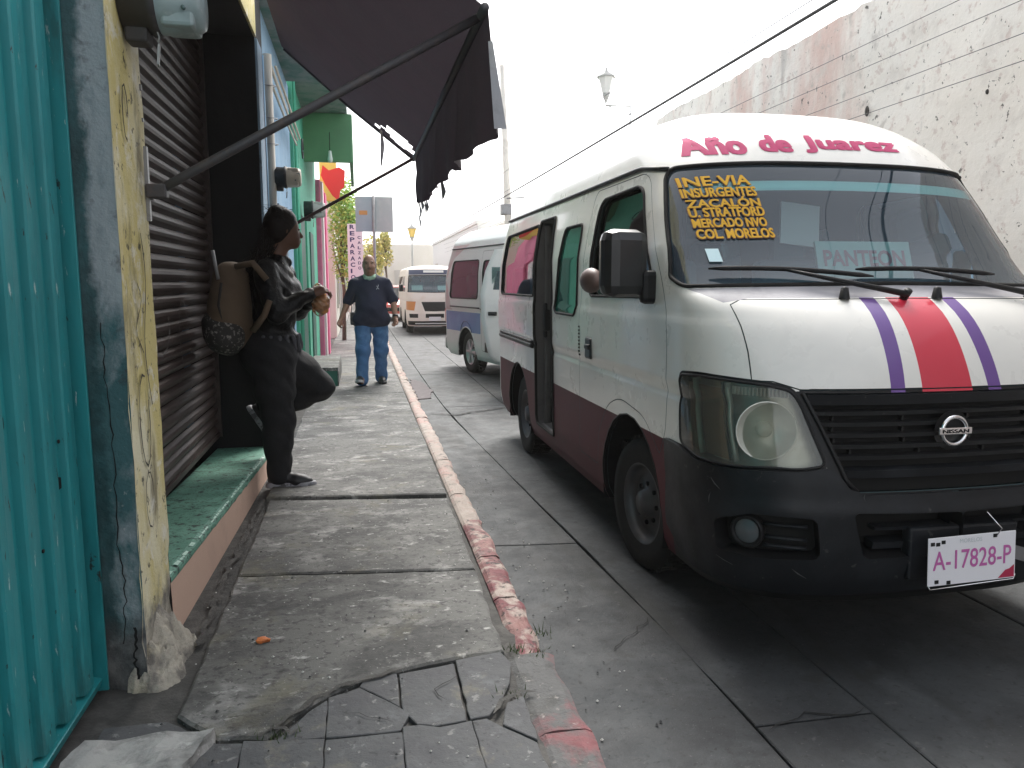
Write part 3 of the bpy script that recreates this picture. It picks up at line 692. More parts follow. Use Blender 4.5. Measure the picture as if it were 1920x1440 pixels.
# back of a traffic sign
ts = thing('road_sign', 'back of a wide blue-grey road sign on a steel post', 'sign', (.36, 17.0, .1))
MB().box((-.19, .02, 2.80), (.39, .02, .74), bev=.006).build('panel', mat('sign_back_blue', (.30, .40, .46), .5, [((.38, .48, .54), 2, .5, .7, .6)]), ts)
MB().box((.21, .02, 2.80), (.39, .02, .74), bev=.006).build('panel', mat('sign_back_grey', (.42, .45, .46), .5, [((.52, .53, .53), 4, .5, .65, .6)]), ts)
MB().tube([(0, -.02, 0), (0, -.02, 3.18)], .032, 10).build('post', M_steel, ts)
MB().box((-.22, .005, 2.83), (.17, .012, .09), bev=.002).build('sticker', mat('rust_sticker', (.50, .28, .10), .7), ts)
# vertical banner with lettering
bn = thing('vertical_banner', 'white vertical banner with dark blue lettering in columns', 'banner', (-.05, 18.2, 1.3))
MB().box((0, 0, .72), (.34, .02, 1.52)).build('cloth', mat('banner_white', (.80, .80, .82), .8), bn)
M_navyink = mat('navy_ink', (.05, .06, .16), .7)
lt = MB()
for col_, word, x0, sz, dz in ((0, 'REPARACION', -.115, .105, .142), (1, 'CALZADO', .055, .07, .115)):
    for i, ch in enumerate(word):
        V2, F2 = text_mesh(ch, bold=.03, width=sz*(.35 if ch == 'I' else 1), height=sz*.95, sub=9)
        MB().add([(x0+a, -.014, 1.36-i*dz+b-(.22 if col_ else 0)) for a, b in V2], F2).build('letter', M_navyink, bn)

# lime foliage: potted shrubs and a climbing plant beyond the pink house
M_leafs = [mat('lime_leaf_a', (.42, .62, .14), .6), mat('lime_leaf_b', (.58, .68, .18), .6), mat('lime_leaf_c', (.24, .46, .10), .6)]
def tree(name, label, loc, h, rx, rz_, n, mats, leaf=.09, trunk_r=.05, sd=1, group=None, cat='tree'):
    t = thing(name, label, cat, loc, group); rnd = random.Random(sd)
    tb = MB().tube([(0, 0, 0), (.03, .02, h*.35), (-.02, 0, h*.6), (.0, 0, h*.85)], [trunk_r, trunk_r*.8, trunk_r*.6, trunk_r*.2], 8)
    for k in range(6):
        a = rnd.uniform(0, 2*PI); z0 = h*rnd.uniform(.4, .6); tb.tube([(0, 0, z0), (rx*.45*math.cos(a), rx*.45*math.sin(a), z0+h*.15), (rx*.8*math.cos(a), rx*.8*math.sin(a), z0+h*.28)], [trunk_r*.5, trunk_r*.3, trunk_r*.1], 6)
    tb.build('trunk', mat('bark', (.16, .12, .09), .9, [((.08, .06, .05), 14, .5, .7, .7)]), t)
    cl = [(rx*rnd.uniform(-.7, .7), rx*rnd.uniform(-.7, .7), h*.7+rz_*rnd.uniform(-.8, .8), rnd.uniform(.25, .5)) for _ in range(14)]
    b = MB()
    for k in range(n):
        c = rnd.choice(cl); d = Vector((rnd.gauss(0, 1), rnd.gauss(0, 1), rnd.gauss(0, 1))); d = d.normalized()*rnd.random()**.4
        p = Vector((c[0]+d.x*rx*c[3]*1.3, c[1]+d.y*rx*c[3]*1.3, c[2]+d.z*rz_*c[3]*1.3))
        s = leaf*rnd.uniform(.6, 1.3); M = eul(rnd.uniform(-1, 1), rnd.uniform(-1, 1), rnd.uniform(0, 6.3))
        b.add([p+M@Vector(q) for q in ((-s*.5, 0, 0), (0, -s*.3, .02), (s*.6, 0, 0), (0, s*.3, .02))], [(0, 1, 2, 3)], rnd.randrange(len(mats)))
    b.build('crown', mats, t); return t
tree('lime_shrub', 'bright lime green bushy tree beside the white banner', (-.36, 18.6, .1), 3.3, .40, 1.35, 2600, M_leafs, .10, .05, 3)
M_yl = [mat('yellow_leaf_a', (.68, .60, .18), .6), mat('yellow_leaf_b', (.50, .50, .16), .6), mat('yellow_leaf_c', (.74, .64, .28), .6)]
tree('yellow_tree', 'small yellowish tree far down the street behind the road sign', (.55, 27, .1), 3.2, .36, .55, 900, M_yl, .14, .06, 5)
tree('yellow_tree', 'yellowish slender tree far down the street right of the road sign', (1.05, 30, .1), 3.7, .24, .7, 800, M_yl, .14, .05, 6)

# pale far frontages
M_cream = wallmat('cream_front', (.78, .74, .66), ((.84, .80, .74), 1.2, .45, .7, .7), ((.6, .52, .42), 3, .62, .75, .5))
M_white = wallmat('white_front', (.82, .81, .78), ((.74, .72, .68), 2, .5, .75, .5))
M_rose = wallmat('rose_front', (.78, .62, .56), ((.82, .70, .64), 2, .5, .75, .5))
M_pane = mat('far_window', (.30, .30, .30), .3)
def far_house(name, label, x, y0, y1, h, m, side, nwin=2, depth=6):
    xc = x-depth/2 if side < 0 else x+depth/2
    t = thing(name, label, 'building', (xc, (y0+y1)/2, 0))
    W(MB().box((xc, (y0+y1)/2, h/2), (depth, y1-y0-.02, h), bev=.02), 'wall', m, t)
    W(MB().box((xc+(.06 if side < 0 else -.06), (y0+y1)/2, h+.08), (depth, y1-y0-.04, .16), bev=.02), 'cornice', m, t)
    s = 1 if side < 0 else -1
    for k in range(nwin):
        yv = y0+(y1-y0)*(k+.5)/nwin
        fr_ = MB().box((x+s*.02, yv, 1.45), (.06, 1.1, 2.3 if k % 2 else 1.3)).build('window', mat('far_frame', (.60, .57, .52), .7), t, world=True)
        MB().box((x+s*.055, yv, 1.45), (.02, .9, 2.1 if k % 2 else 1.1)).build('pane', M_pane, fr_)
        fr_.children[0].location = Vector((0, 0, 0))
    return t
far_house('cream_house', 'cream house front on the left beyond the banner', -.55, 19.6, 27, 3.6, M_cream, -1, 3)
far_house('white_house', 'white low house far away on the left', -.45, 27.1, 36, 3.4, M_white, -1, 3)
far_house('rose_house', 'pale rose house at the far left end of the street', -.4, 36.1, 50, 3.8, M_rose, -1, 3)
far_house('white_house', 'white house on the right behind the parked minibuses', 4.85, 12.2, 20, 3.0, M_white, 1, 3)
far_house('cream_house', 'cream house on the right far beyond the minibuses', 4.85, 20.1, 31, 3.3, M_cream, 1, 3)
far_house('white_house', 'long white house at the far right end of the street', 4.75, 31.1, 50, 3.8, M_white, 1, 4)
t = thing('cream_house', 'cream house front closing the far end of the street', 'building', (2, 55, 0))
W(MB().box((1.5, 56, 2.0), (16, 6, 4.0), bev=.02), 'wall', M_cream, t)
for k in range(5):
    W(MB().box((-2+k*1.6, 52.97, 1.3), (.8, .06, 2.0)), 'window', mat('far_frame', (.6, .57, .52), .7), t)

# tall old wall on the right
M_oldwall = mat('stained_plaster_wall', (.83, .78, .72), .9,
                [((.83, .80, .76), .8, .4, .62, .8), ((.66, .47, .42), .38, .52, .60, .85, (1, 1, .28)), ((.64, .59, .55), 2.3, .54, .66, .6), ((.46, .42, .39), 4.5, .60, .67, .6, (1, 1, .8)), ((.12, .11, .10), 15, .635, .66, .95), ((.60, .50, .46), 9, .56, .64, .7), ((.42, .40, .39), 2.6, .61, .67, .6, (1, 1, .2))], [(4, .3, .03), (26, .3, .012), (110, .3, .004)])
rwl = thing('plaster_wall', 'tall weathered whitish plaster wall with stains and holes, right of the minibus', 'wall', (5.0, 5, 0))
V, Fc = [], []; ny, nz = 150, 44
for k in range(ny+1):
    yv = -6+18.1*k/ny
    top = 4.06+.05*mnoise.noise(Vector((yv*1.3, 0, 0)))+.03*mnoise.noise(Vector((yv*6, 0, 0)))
    for i in range(nz+1):
        z = top*i/nz; V.append((4.77+.03*mnoise.noise(Vector((yv*1.1, z*1.1, 5)))+.012*mnoise.noise(Vector((yv*6, z*6, 2))), yv, z))
for k in range(ny):
    for i in range(nz): q = k*(nz+1)+i; Fc.append((q, q+nz+1, q+nz+2, q+1))
W(MB().add(V, Fc, smooth=True), 'plaster', M_oldwall, rwl)
W(MB().box((5.13, 3.05, 1.86), (.66, 18.08, 3.7)), 'core', M_oldwall, rwl)
hl = MB()
for (yv, z, a, b_) in ((6.75, 3.06, .022, .05), (8.3, 2.75, .03, .035), (5.3, 2.9, .012, .02), (7.0, 2.5, .016, .02)):
    hl.ell((4.765, yv, z), (.018, a, b_), n=10)
W(hl, 'hole', mat('hole_dark', (.06, .055, .05), .95), rwl)
# small bush growing on the wall top
tree('wall_weed', 'small dark weed growing on top of the plaster wall', (4.82, 5.8, 3.98), .32, .16, .10, 160, [mat('weed_leaf', (.06, .08, .05), .7)], .06, .01, 9, cat='plant')

# utility pole, street lamp, lantern post
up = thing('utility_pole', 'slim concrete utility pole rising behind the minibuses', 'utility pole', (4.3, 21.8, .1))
MB().tube([(0, 0, 0), (-.12, 0, 4), (-.26, 0, 7.3)], [.12, .10, .07], 12).build('pole', mat('glare_pale_pole', (.72, .69, .63), .8, [((.4, .37, .33), 3, .5, .7, .6)]), up)  # pole colour lightened to imitate glare against the sky
MB().box((-.16, 0, 3.4), (.30, .22, .3), bev=.02).tube([(-.15, -.1, 3.7), (.5, -.1, 3.75), (.7, -.1, 3.9)], .02, 6).build('bracket', M_steel, up)
MB().tube([(-1.1, 0, 6.05), (-.2, 0, 6.0)], .025, 6).build('cross_arm', M_steel, up)
def lantern(name, label, loc, s, bracket=None, glow=None):
    t = thing(name, label, 'street lamp', loc)
    MB().lathe([(.0, .62*s), (.03*s, .60*s), (.05*s, .52*s), (.24*s, .40*s), (.25*s, .37*s), (0, .37*s)], n=6).build('cap', M_glaremetal, t)
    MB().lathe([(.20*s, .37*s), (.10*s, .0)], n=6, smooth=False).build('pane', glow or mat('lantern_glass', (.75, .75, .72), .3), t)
    MB().lathe([(0, .01), (.11*s, 0), (.07*s, -.10*s), (.02*s, -.22*s), (.02*s, -.30*s), (0, -.30*s)], n=8).build('holder', M_glaremetal, t)
    if bracket: MB().tube([(0, 0, -.28*s), bracket], .018*s, 6).tube([(0, 0, -.28*s), (bracket[0]*.5, bracket[1]*.5, -.36*s), (bracket[0], bracket[1], -.46*s)], .012*s, 6).build('arm', M_glaremetal, t)
    return t
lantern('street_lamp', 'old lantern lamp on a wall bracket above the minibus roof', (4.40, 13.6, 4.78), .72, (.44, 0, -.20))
tag(MB().tube([(4.86, 13.6, 0), (4.86, 13.6, 4.9)], [.03, .02], 10).build('lamp_post', mat('glare_white_post', (.85, .85, .84), .6)), 'slim pale post behind the plaster wall carrying the lantern bracket', 'post')  # post whitened in its colour to fade out as in sky glare
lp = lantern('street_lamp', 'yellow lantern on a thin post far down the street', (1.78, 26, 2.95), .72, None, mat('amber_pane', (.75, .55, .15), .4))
MB().tube([(0, 0, -.2), (0, 0, -2.9)], [.03, .05], 8).build('post', M_glaremetal, lp)

# overhead cables
M_cable = mat('cable_black', (.03, .03, .035), .6)
def cable(x, z, r, y0=-8, y1=40, sag=.25, x1=None, z1=None, label=''):
    P = []
    for k in range(41):
        t = k/40; P.append((x+((x1 if x1 is not None else x)-x)*t, y0+(y1-y0)*t, z+((z1 if z1 is not None else z)-z)*t-sag*4*t*(1-t)))
    o = MB().tube(P, r, 6).build('overhead_cable', M_cable); tag(o, label, 'cable', 'cables strung along the street')
cable(3.95, 3.88, .017, label='thick black bundled cable running along the top of the right wall', sag=.12)
cable(3.85, 3.92, .005, label='thin wire just above the thick black cable', sag=.10)
cable(3.7, 4.42, .004, label='lone thin wire highest over the right wall', sag=.2)
for k, (x, z) in enumerate(((4.3, 3.55), (4.35, 3.38), (4.4, 3.18), (4.4, 3.0))):
    cable(x, z, .003, label=['topmost', 'second from the top', 'second lowest', 'lowest'][k]+' of the four faint wires crossing in front of the plaster wall', sag=.1)

# ---- small things on the ground
cbk = thing('concrete_lump', 'pale broken lump of concrete at the foot of the yellow pillar', 'concrete block', (-.66, 2.17, .075))
bm = bmesh.new(); bmesh.ops.create_cube(bm, size=1.0); bmesh.ops.subdivide_edges(bm, edges=bm.edges[:], cuts=7, use_grid_fill=True)
for v in bm.verts:
    p = Vector((v.co.x*.36, v.co.y*.20, v.co.z*.07+.022)); p.x += p.y*.25
    v.co = p+.018*mnoise.noise_vector(p*11)+.006*mnoise.noise_vector(p*45)
MB().frombm(bm).build('lump', mat('pale_rubble', (.36, .355, .34), .9, [((.14, .14, .135), 8, .45, .65, .85), ((.55, .54, .52), 15, .58, .7, .7)], [(30, .6, .01)]), cbk)
lit = thing('litter', 'scrap of orange peel lying on the sidewalk', 'litter', (-.39, 2.89, .106))
bm = bmesh.new(); bmesh.ops.create_icosphere(bm, subdivisions=2, radius=1)
for v in bm.verts: v.co = Vector((v.co.x*.028, v.co.y*.018, max(-.004, v.co.z*.012)))+.008*mnoise.noise_vector(v.co*2.3)
MB().frombm(bm).build('peel', mat('orange_peel', (.55, .16, .04), .6, [((.2, .05, .02), 40, .5, .7, .8)]), lit)
rnd = random.Random(21); b = MB()
for k in range(260):
    x, yv = (rnd.uniform(-.66, .52), rnd.uniform(2.0, 6)) if k < 150 else (rnd.uniform(.66, .95), rnd.uniform(1.9, 6))
    z = .103 if x < .53 else .004; s = rnd.uniform(.002, .007)
    b.add([(x-s, yv, z), (x, yv-s, z), (x+s, yv, z), (x, yv+s, z), (x, yv, z+s*.9)], [(0, 1, 4), (1, 2, 4), (2, 3, 4), (3, 0, 4)], k % 2)
tag(b.build('gravel', [mat('grit_dark', (.06, .06, .06), .9), mat('grit_pale', (.5, .49, .46), .9)]), kind='stuff')
b = MB()
for k in range(120):
    cx, cy = rnd.choice(((.53, 2.66), (.62, 2.62), (.47, 2.36), (-.3, 2.27), (-.26, 2.25), (.66, 2.78)))
    x, yv = cx+rnd.gauss(0, .02), cy+rnd.gauss(0, .02); h = rnd.uniform(.01, .035); a = rnd.uniform(0, 6.3)
    b.add([(x-.003*math.cos(a), yv-.003*math.sin(a), .085), (x+.003*math.cos(a), yv+.003*math.sin(a), .085), (x+rnd.uniform(-.02, .02), yv+rnd.uniform(-.02, .02), .09+h)], [(0, 1, 2)])
tag(b.build('weeds', mat('weed_green', (.07, .10, .04), .8)), kind='stuff')

# ================================================================== MINIBUSES
class Shell:
    """body surface by height slices: superellipse nose, straight flank, tight rear corner; x >= 0 half"""
    def __init__(s, F, W, L, R, n=3.0, Lr=.16):
        s.F = pchip(*zip(*F)); wz, ww = zip(*W); s.W = lambda z: np.interp(z, wz, ww); s.L = pchip(*zip(*L)); s.R = pchip(*zip(*R)); s.Lr = Lr
        th = np.linspace(0, np.pi/2, 4001); sx = np.sin(th)**(2/n); cy = 1-np.cos(th)**(2/n)
        al = np.r_[0, np.cumsum(np.hypot(np.diff(sx)*.84, np.diff(cy)*.5))]; s.Sf = al[-1]; s.ta = al/al[-1]; s.sx = sx; s.cy = cy
        s.zmin = F[0][0]; s.zmax = F[-1][0]; zz = np.linspace(s.zmin, s.zmax, 2001)
        s.vz = np.r_[0, np.cumsum(np.hypot(np.diff(zz), .75*np.diff(s.F(zz))))]; s.zz = zz
        s.a = np.array([0, s.Sf, s.Sf+4.2, s.Sf+5.2])
    def P(s, u, z):
        u = np.asarray(u, float); z = np.asarray(z, float)
        w = s.W(z); f = s.F(z); L = s.L(z); R = s.R(z); Lr = np.minimum(s.Lr, .45*np.maximum(R-f, .01))
        uf = np.clip(u, 0, 1); xf = w*np.interp(uf, s.ta, s.sx); yf = f+L*np.interp(uf, s.ta, s.cy)
        t = np.clip(u-1, 0, 1); ys = (f+L)*(1-t)+(R-Lr)*t
        rr = 1-np.clip(u-2, 0, 1); xr = w*np.interp(rr, s.ta, s.sx); yr = R-Lr*np.interp(rr, s.ta, s.cy)
        return np.stack([np.where(u <= 1, xf, np.where(u <= 2, w, xr)), np.where(u <= 1, yf, np.where(u <= 2, ys, yr)), z+0*u], -1)
    def dom(s, u, z): return np.stack([np.interp(u, [0, 1, 2, 3], s.a), np.interp(z, s.zz, s.vz)], -1)
    def und(s, a, v): return np.interp(a, s.a, [0, 1, 2, 3]), np.interp(v, s.vz, s.zz)
    def PD(s, d):
        d = np.asarray(d, float); u, z = s.und(d[..., 0], d[..., 1]); return s.P(u, z)
    def ND(s, d):
        d = np.asarray(d, float); e = .012
        def cl(q): q = q.copy(); q[..., 0] = np.clip(q[..., 0], 0, s.a[-1]); q[..., 1] = np.clip(q[..., 1], 0, s.vz[-1]); return q
        du = s.PD(cl(d+[e, 0]))-s.PD(cl(d-[e, 0])); dv = s.PD(cl(d+[0, e]))-s.PD(cl(d-[0, e]))
        n = np.cross(du, dv); l = np.linalg.norm(n, axis=-1, keepdims=True); n = n/np.maximum(l, 1e-9)
        k = d[..., 0] < 1e-4
        n[k, 0] = 0; n /= np.maximum(np.linalg.norm(n, axis=-1, keepdims=True), 1e-9)
        return n
    def uf(s, x, z): return np.interp(np.clip(np.asarray(x, float)/np.maximum(s.W(z), 1e-6), 0, 1), s.sx, s.ta)
    def us(s, y, z):
        y = np.asarray(y, float); f = s.F(z); L = s.L(z); R = s.R(z)
        return np.where(y < f+L, np.interp(np.clip((y-f)/L, 0, 1), s.cy, s.ta), 1+np.clip((y-f-L)/np.maximum(R-s.Lr-f-L, 1e-3), 0, 1))
def roundp(P, r, n=6):
    """rounded closed polygon"""
    P = [Vector(p) for p in P]; N = len(P); out = []
    rr = r if isinstance(r, (list, tuple)) else [r]*N
    for i in range(N):
        a, b, c = P[i-1], P[i], P[(i+1) % N]; d = min(rr[i], (a-b).length*.49, (c-b).length*.49)
        if d < 1e-4: out.append(b); continue
        p, q = b+(a-b).normalized()*d, b+(c-b).normalized()*d
        for k in range(n+1):
            t = k/n; out.append(p*(1-t)**2+b*2*t*(1-t)+q*t*t)
    return [(p.x, p.y) for p in out]
def dens(P, st=.03, close=True):
    out = []; N = len(P)
    for i in range(N if close else N-1):
        a, b = np.array(P[i], float), np.array(P[(i+1) % N], float); n = max(1, int(np.linalg.norm(b-a)/st))
        for k in range(n): out.append(a+(b-a)*k/n)
    if not close: out.append(np.array(P[-1], float))
    return np.array(out)
def off(P, d):
    """inset (d>0) of a closed polygon"""
    P = np.array(P); n = len(P); A = .5*np.sum(P[:, 0]*np.roll(P[:, 1], -1)-np.roll(P[:, 0], -1)*P[:, 1]); sg = 1 if A > 0 else -1
    t = np.roll(P, -1, 0)-np.roll(P, 1, 0); nr = np.stack([-t[:, 1], t[:, 0]], -1)*sg; nr /= np.maximum(np.linalg.norm(nr, axis=1, keepdims=True), 1e-9)
    return P+nr*d
def inpoly(P, q):
    x, y = q[:, 0], q[:, 1]; r = np.zeros(len(q), bool); n = len(P)
    for i in range(n):
        x1, y1 = P[i]; x2, y2 = P[(i+1) % n]
        if y1 == y2: continue
        c = ((y1 > y) != (y2 > y)) & (x < (x2-x1)*(y-y1)/(y2-y1)+x1); r ^= c
    return r
class Cutter:
    """constrained triangulation of the unrolled shell along panel, window and paint outlines"""
    def __init__(s, S, du=.05, dv=.035): s.S = S; s.loops = []; s.parts = []; s.cols = []; s.du = du; s.dv = dv
    def side(s, P, r=0): return dens_side(s.S, roundp(P, r) if r else P)
    def front(s, P, r=0): return dens_front(s.S, roundp(P, r) if r else P)
    def uz(s, P, r=0):
        d = np.array([s.S.dom(u, z) for u, z in P]); return dens(roundp([tuple(q) for q in d], r) if r else d)
    def part(s, name, L): s.loops.append(np.array(L)); s.parts.append((name, np.array(L))); return L
    def colour(s, k, L): s.loops.append(np.array(L)); s.cols.append((k, np.array(L))); return L
    def run(s):
        S = s.S; A = S.a[-1]; B = S.vz[-1]; pts = []
        ga = np.unique(np.r_[np.linspace(0, S.a[1], int(S.a[1]/.035)), np.linspace(S.a[1], S.a[2], int(4.2/(s.du*1.6))), np.linspace(S.a[2], A, 16)]); gb = np.unique(np.r_[np.arange(0, B, s.dv), B])
        zf = [.96, .975, 1.035, 1.285, 1.315, 1.97, 2.02]
        gb = np.unique(np.r_[gb, np.interp([z for z in zf if z < S.zmax], S.zz, S.vz)])
        gx, gy = np.meshgrid(ga, gb); G = np.stack([gx.ravel(), gy.ravel()], -1)
        allp = np.concatenate(s.loops); keep = np.ones(len(G), bool)
        for c in range(0, len(G), 400):
            d = np.min(np.abs(G[c:c+400, None, :]-allp[None]).max(-1), 1); keep[c:c+400] = d > .008
        keep |= (G[:, 0] < 1e-6) | (G[:, 0] > A-1e-6) | (G[:, 1] < 1e-6) | (G[:, 1] > B-1e-6)
        V = [Vector(p) for p in G[keep]]; E = []
        for L in s.loops:
            L = L.copy(); L[:, 0] = np.clip(L[:, 0], 0, A); L[:, 1] = np.clip(L[:, 1], 0, B); o = len(V); n = len(L); V += [Vector(p) for p in L]
            E += [(o+i, o+(i+1) % n) for i in range(n)]
        r = geometry.delaunay_2d_cdt(V, E, [], 0, 1e-5)
        s.V = np.array([(v.x, v.y) for v in r[0]]); s.T = np.array([list(f) for f in r[2] if len(f) == 3])
        c = s.V[s.T].mean(1); s.lab = np.array(['body']*len(c), dtype=object); s.ck = np.zeros(len(c), int)
        for nm, L in s.parts: s.lab[inpoly(L, c)] = nm
        for k, L in s.cols: s.ck[inpoly(L, c)] = k
        s.P3 = S.PD(s.V); s.N3 = S.ND(s.V)
    def mesh(s, labels, sgn=-1, offset=0.0, flip=False, colours=True):
        m = np.isin(s.lab, labels); T = s.T[m]
        if not len(T): return None
        used, inv = np.unique(T, return_inverse=True); T = inv.reshape(T.shape)
        P = s.P3[used]+s.N3[used]*offset; N = s.N3[used].copy(); P = P*[sgn, 1, 1]; N = N*[sgn, 1, 1]
        fl = (sgn < 0) != flip
        if flip: N = -N
        if fl: T = T[:, ::-1]
        b = MB(); b.add(P.tolist(), T.tolist(), 0, True)
        if colours: b.m = s.ck[m].tolist()
        b.nrm = N.tolist(); return b
def dens_side(S, P):
    d = dens(P); u = S.us(d[:, 0], d[:, 1]); return S.dom(u, d[:, 1])
def dens_front(S, P):
    d = dens(P); u = S.uf(np.maximum(d[:, 0], 0), d[:, 1]); return S.dom(u, d[:, 1])
def bld(b, name, m, par):
    return None if b is None else b.build(name, m, par, normals=b.nrm)
def loop3(S, L, sgn, o=0.0):
    return (S.PD(L)+S.ND(L)*o)*[sgn, 1, 1]
def rim(S, L, sgn, o0, o1):
    a, b = loop3(S, L, sgn, o0), loop3(S, L, sgn, o1); n = len(a)
    return MB().add(a.tolist()+b.tolist(), [(i, (i+1) % n, n+(i+1) % n, n+i) for i in range(n)], 0, True)
def seal(S, L, sgn, r=.009, o=.001, close=True, n=6):
    return MB().tube([tuple(p) for p in loop3(S, np.array(L), sgn, o)], r, n, close=close, cap=not close)
def onfront(S, V, F, x0, z0, o=.004, slope=0.0):
    """flat lettering laid on the nose; x is the world direction (negative = picture left)"""
    x = np.array([v[0] for v in V])+x0; z = np.array([v[1] for v in V])+z0+slope*np.array([v[0] for v in V])
    d = S.dom(S.uf(np.abs(x), z), z); P = S.PD(d); N = S.ND(d); s = np.where(x < 0, -1, 1); P[:, 0] *= s; N[:, 0] *= s
    return MB().add((P+N*o).tolist(), F, 0, False)
def onside(S, V, F, y0, z0, sgn=-1, o=.004):
    """lettering on the flank; text runs with +y on the picture-left flank reversed as seen"""
    y = y0-np.array([v[0] for v in V]); z = z0+np.array([v[1] for v in V]); d = S.dom(S.us(y, z), z)
    return MB().add(((S.PD(d)+S.ND(d)*o)*[sgn, 1, 1]).tolist(), F, 0, False)

M_white = mat('white_van_paint', (.76, .74, .69), .32, [((.60, .59, .56), 1.6, .5, .75, .6), ((.40, .38, .35), 30, .68, .76, .5), ((.55, .53, .50), 3.5, .6, .78, .5, (1, 1, .3))], [(3, .06, .01)], coat=.5, rvar=.1)
M_maroon = mat('maroon_band', (.085, .010, .018), .5, [((.05, .010, .014), 3, .5, .7, .7), ((.16, .12, .11), 22, .63, .70, .5)], spec=.2)
M_redst = mat('red_stripe', (.58, .025, .055), .35, [((.50, .03, .06), 4, .5, .75, .6)], coat=.4)
M_purple = mat('purple_stripe', (.13, .055, .26), .35, coat=.4)
M_ws = glass('windshield_glass', (.66, .80, .82), 1.0, .01, ((.24, .36, .48), .11), 1.72)
M_cowl = mat('cowl_grey', (.36, .35, .37), .5, [((.22, .21, .23), 6, .5, .7, .7)])
M_sideglass = glass('side_glass', (.62, .72, .70), 1.0, .01, ((.3, .4, .4), .03))
M_greenglass = glass('green_tinted_glass', (.10, .40, .32), 1.0, .02, ((.02, .20, .15), .55))
M_dkglass = glass('dark_window', (.035, .04, .04), .75, .01)
M_lens = glass('cloudy_headlight_lens', (.86, .86, .80), 1.0, .05, ((.56, .56, .50), .10))
M_refl = mat('reflector', (.66, .66, .60), .3, [((.48, .48, .42), 5, .45, .7, .7)], metal=.45)
M_amber = mat('indicator_amber', (.24, .13, .08), .35)
M_rim = mat('steel_rim', (.10, .10, .105), .5, [((.08, .07, .065), 7, .45, .7, .8)], metal=.6)
M_seat = mat('seat_cloth', (.14, .25, .29), .9)
M_teal2 = mat('teal_lining', (.20, .33, .34), .9)

def wheel(par, x, y, r, w, sgn, alloy=False, steer=0.0, rimm=None):
    e = hold('wheel', par); e.location = (x, y, r); e.rotation_euler = (0, 0, steer)
    t = MB(); h = w/2
    t.lathe([(r*.62, -h*.9), (r*.80, -h), (r*.95, -h*.96), (r, -h*.7), (r, h*.7), (r*.95, h*.96), (r*.80, h), (r*.62, h*.9)], n=40, axis='x')
    for k in range(44):
        a = 2*PI*k/44
        for s_ in (-.55, 0, .55): t.box((s_*h, r*1.001*math.cos(a+s_*.1), r*1.001*math.sin(a+s_*.1)), (h*.42, .012, .026), rot=(a+PI/2, 0, 0))
    t.build('tyre', M_rubber, e)
    b = MB(); q = sgn
    b.lathe([(r*.64, q*h*.88), (r*.60, q*h*.92), (r*.58, q*h*.55), (r*.50, q*h*.30), (r*.40, q*h*.48), (r*.22, q*h*.55), (r*.18, q*h*.9), (0, q*h*.92)], n=36, axis='x')
    if alloy:
        for k in range(6):
            a = 2*PI*k/6; b.box((q*h*.74, r*.38*math.cos(a), r*.38*math.sin(a)), (.03, r*.13, r*.5), rot=(a-PI/2, 0, 0), bev=.008)
    b.build('rim', rimm or M_rim, e)
    lug = MB()
    for k in range(8):
        a = 2*PI*k/8; lug.lathe([(.012, q*h*.5), (.012, q*h*.62), (0, q*h*.62)], c=(0, r*.30*math.cos(a), r*.30*math.sin(a)), n=6, axis='x')
    lug.build('wheel_nut', M_dark, e)
    for c in range(6):
        a = 2*PI*(c+.5)/6
        b2 = None
    return e

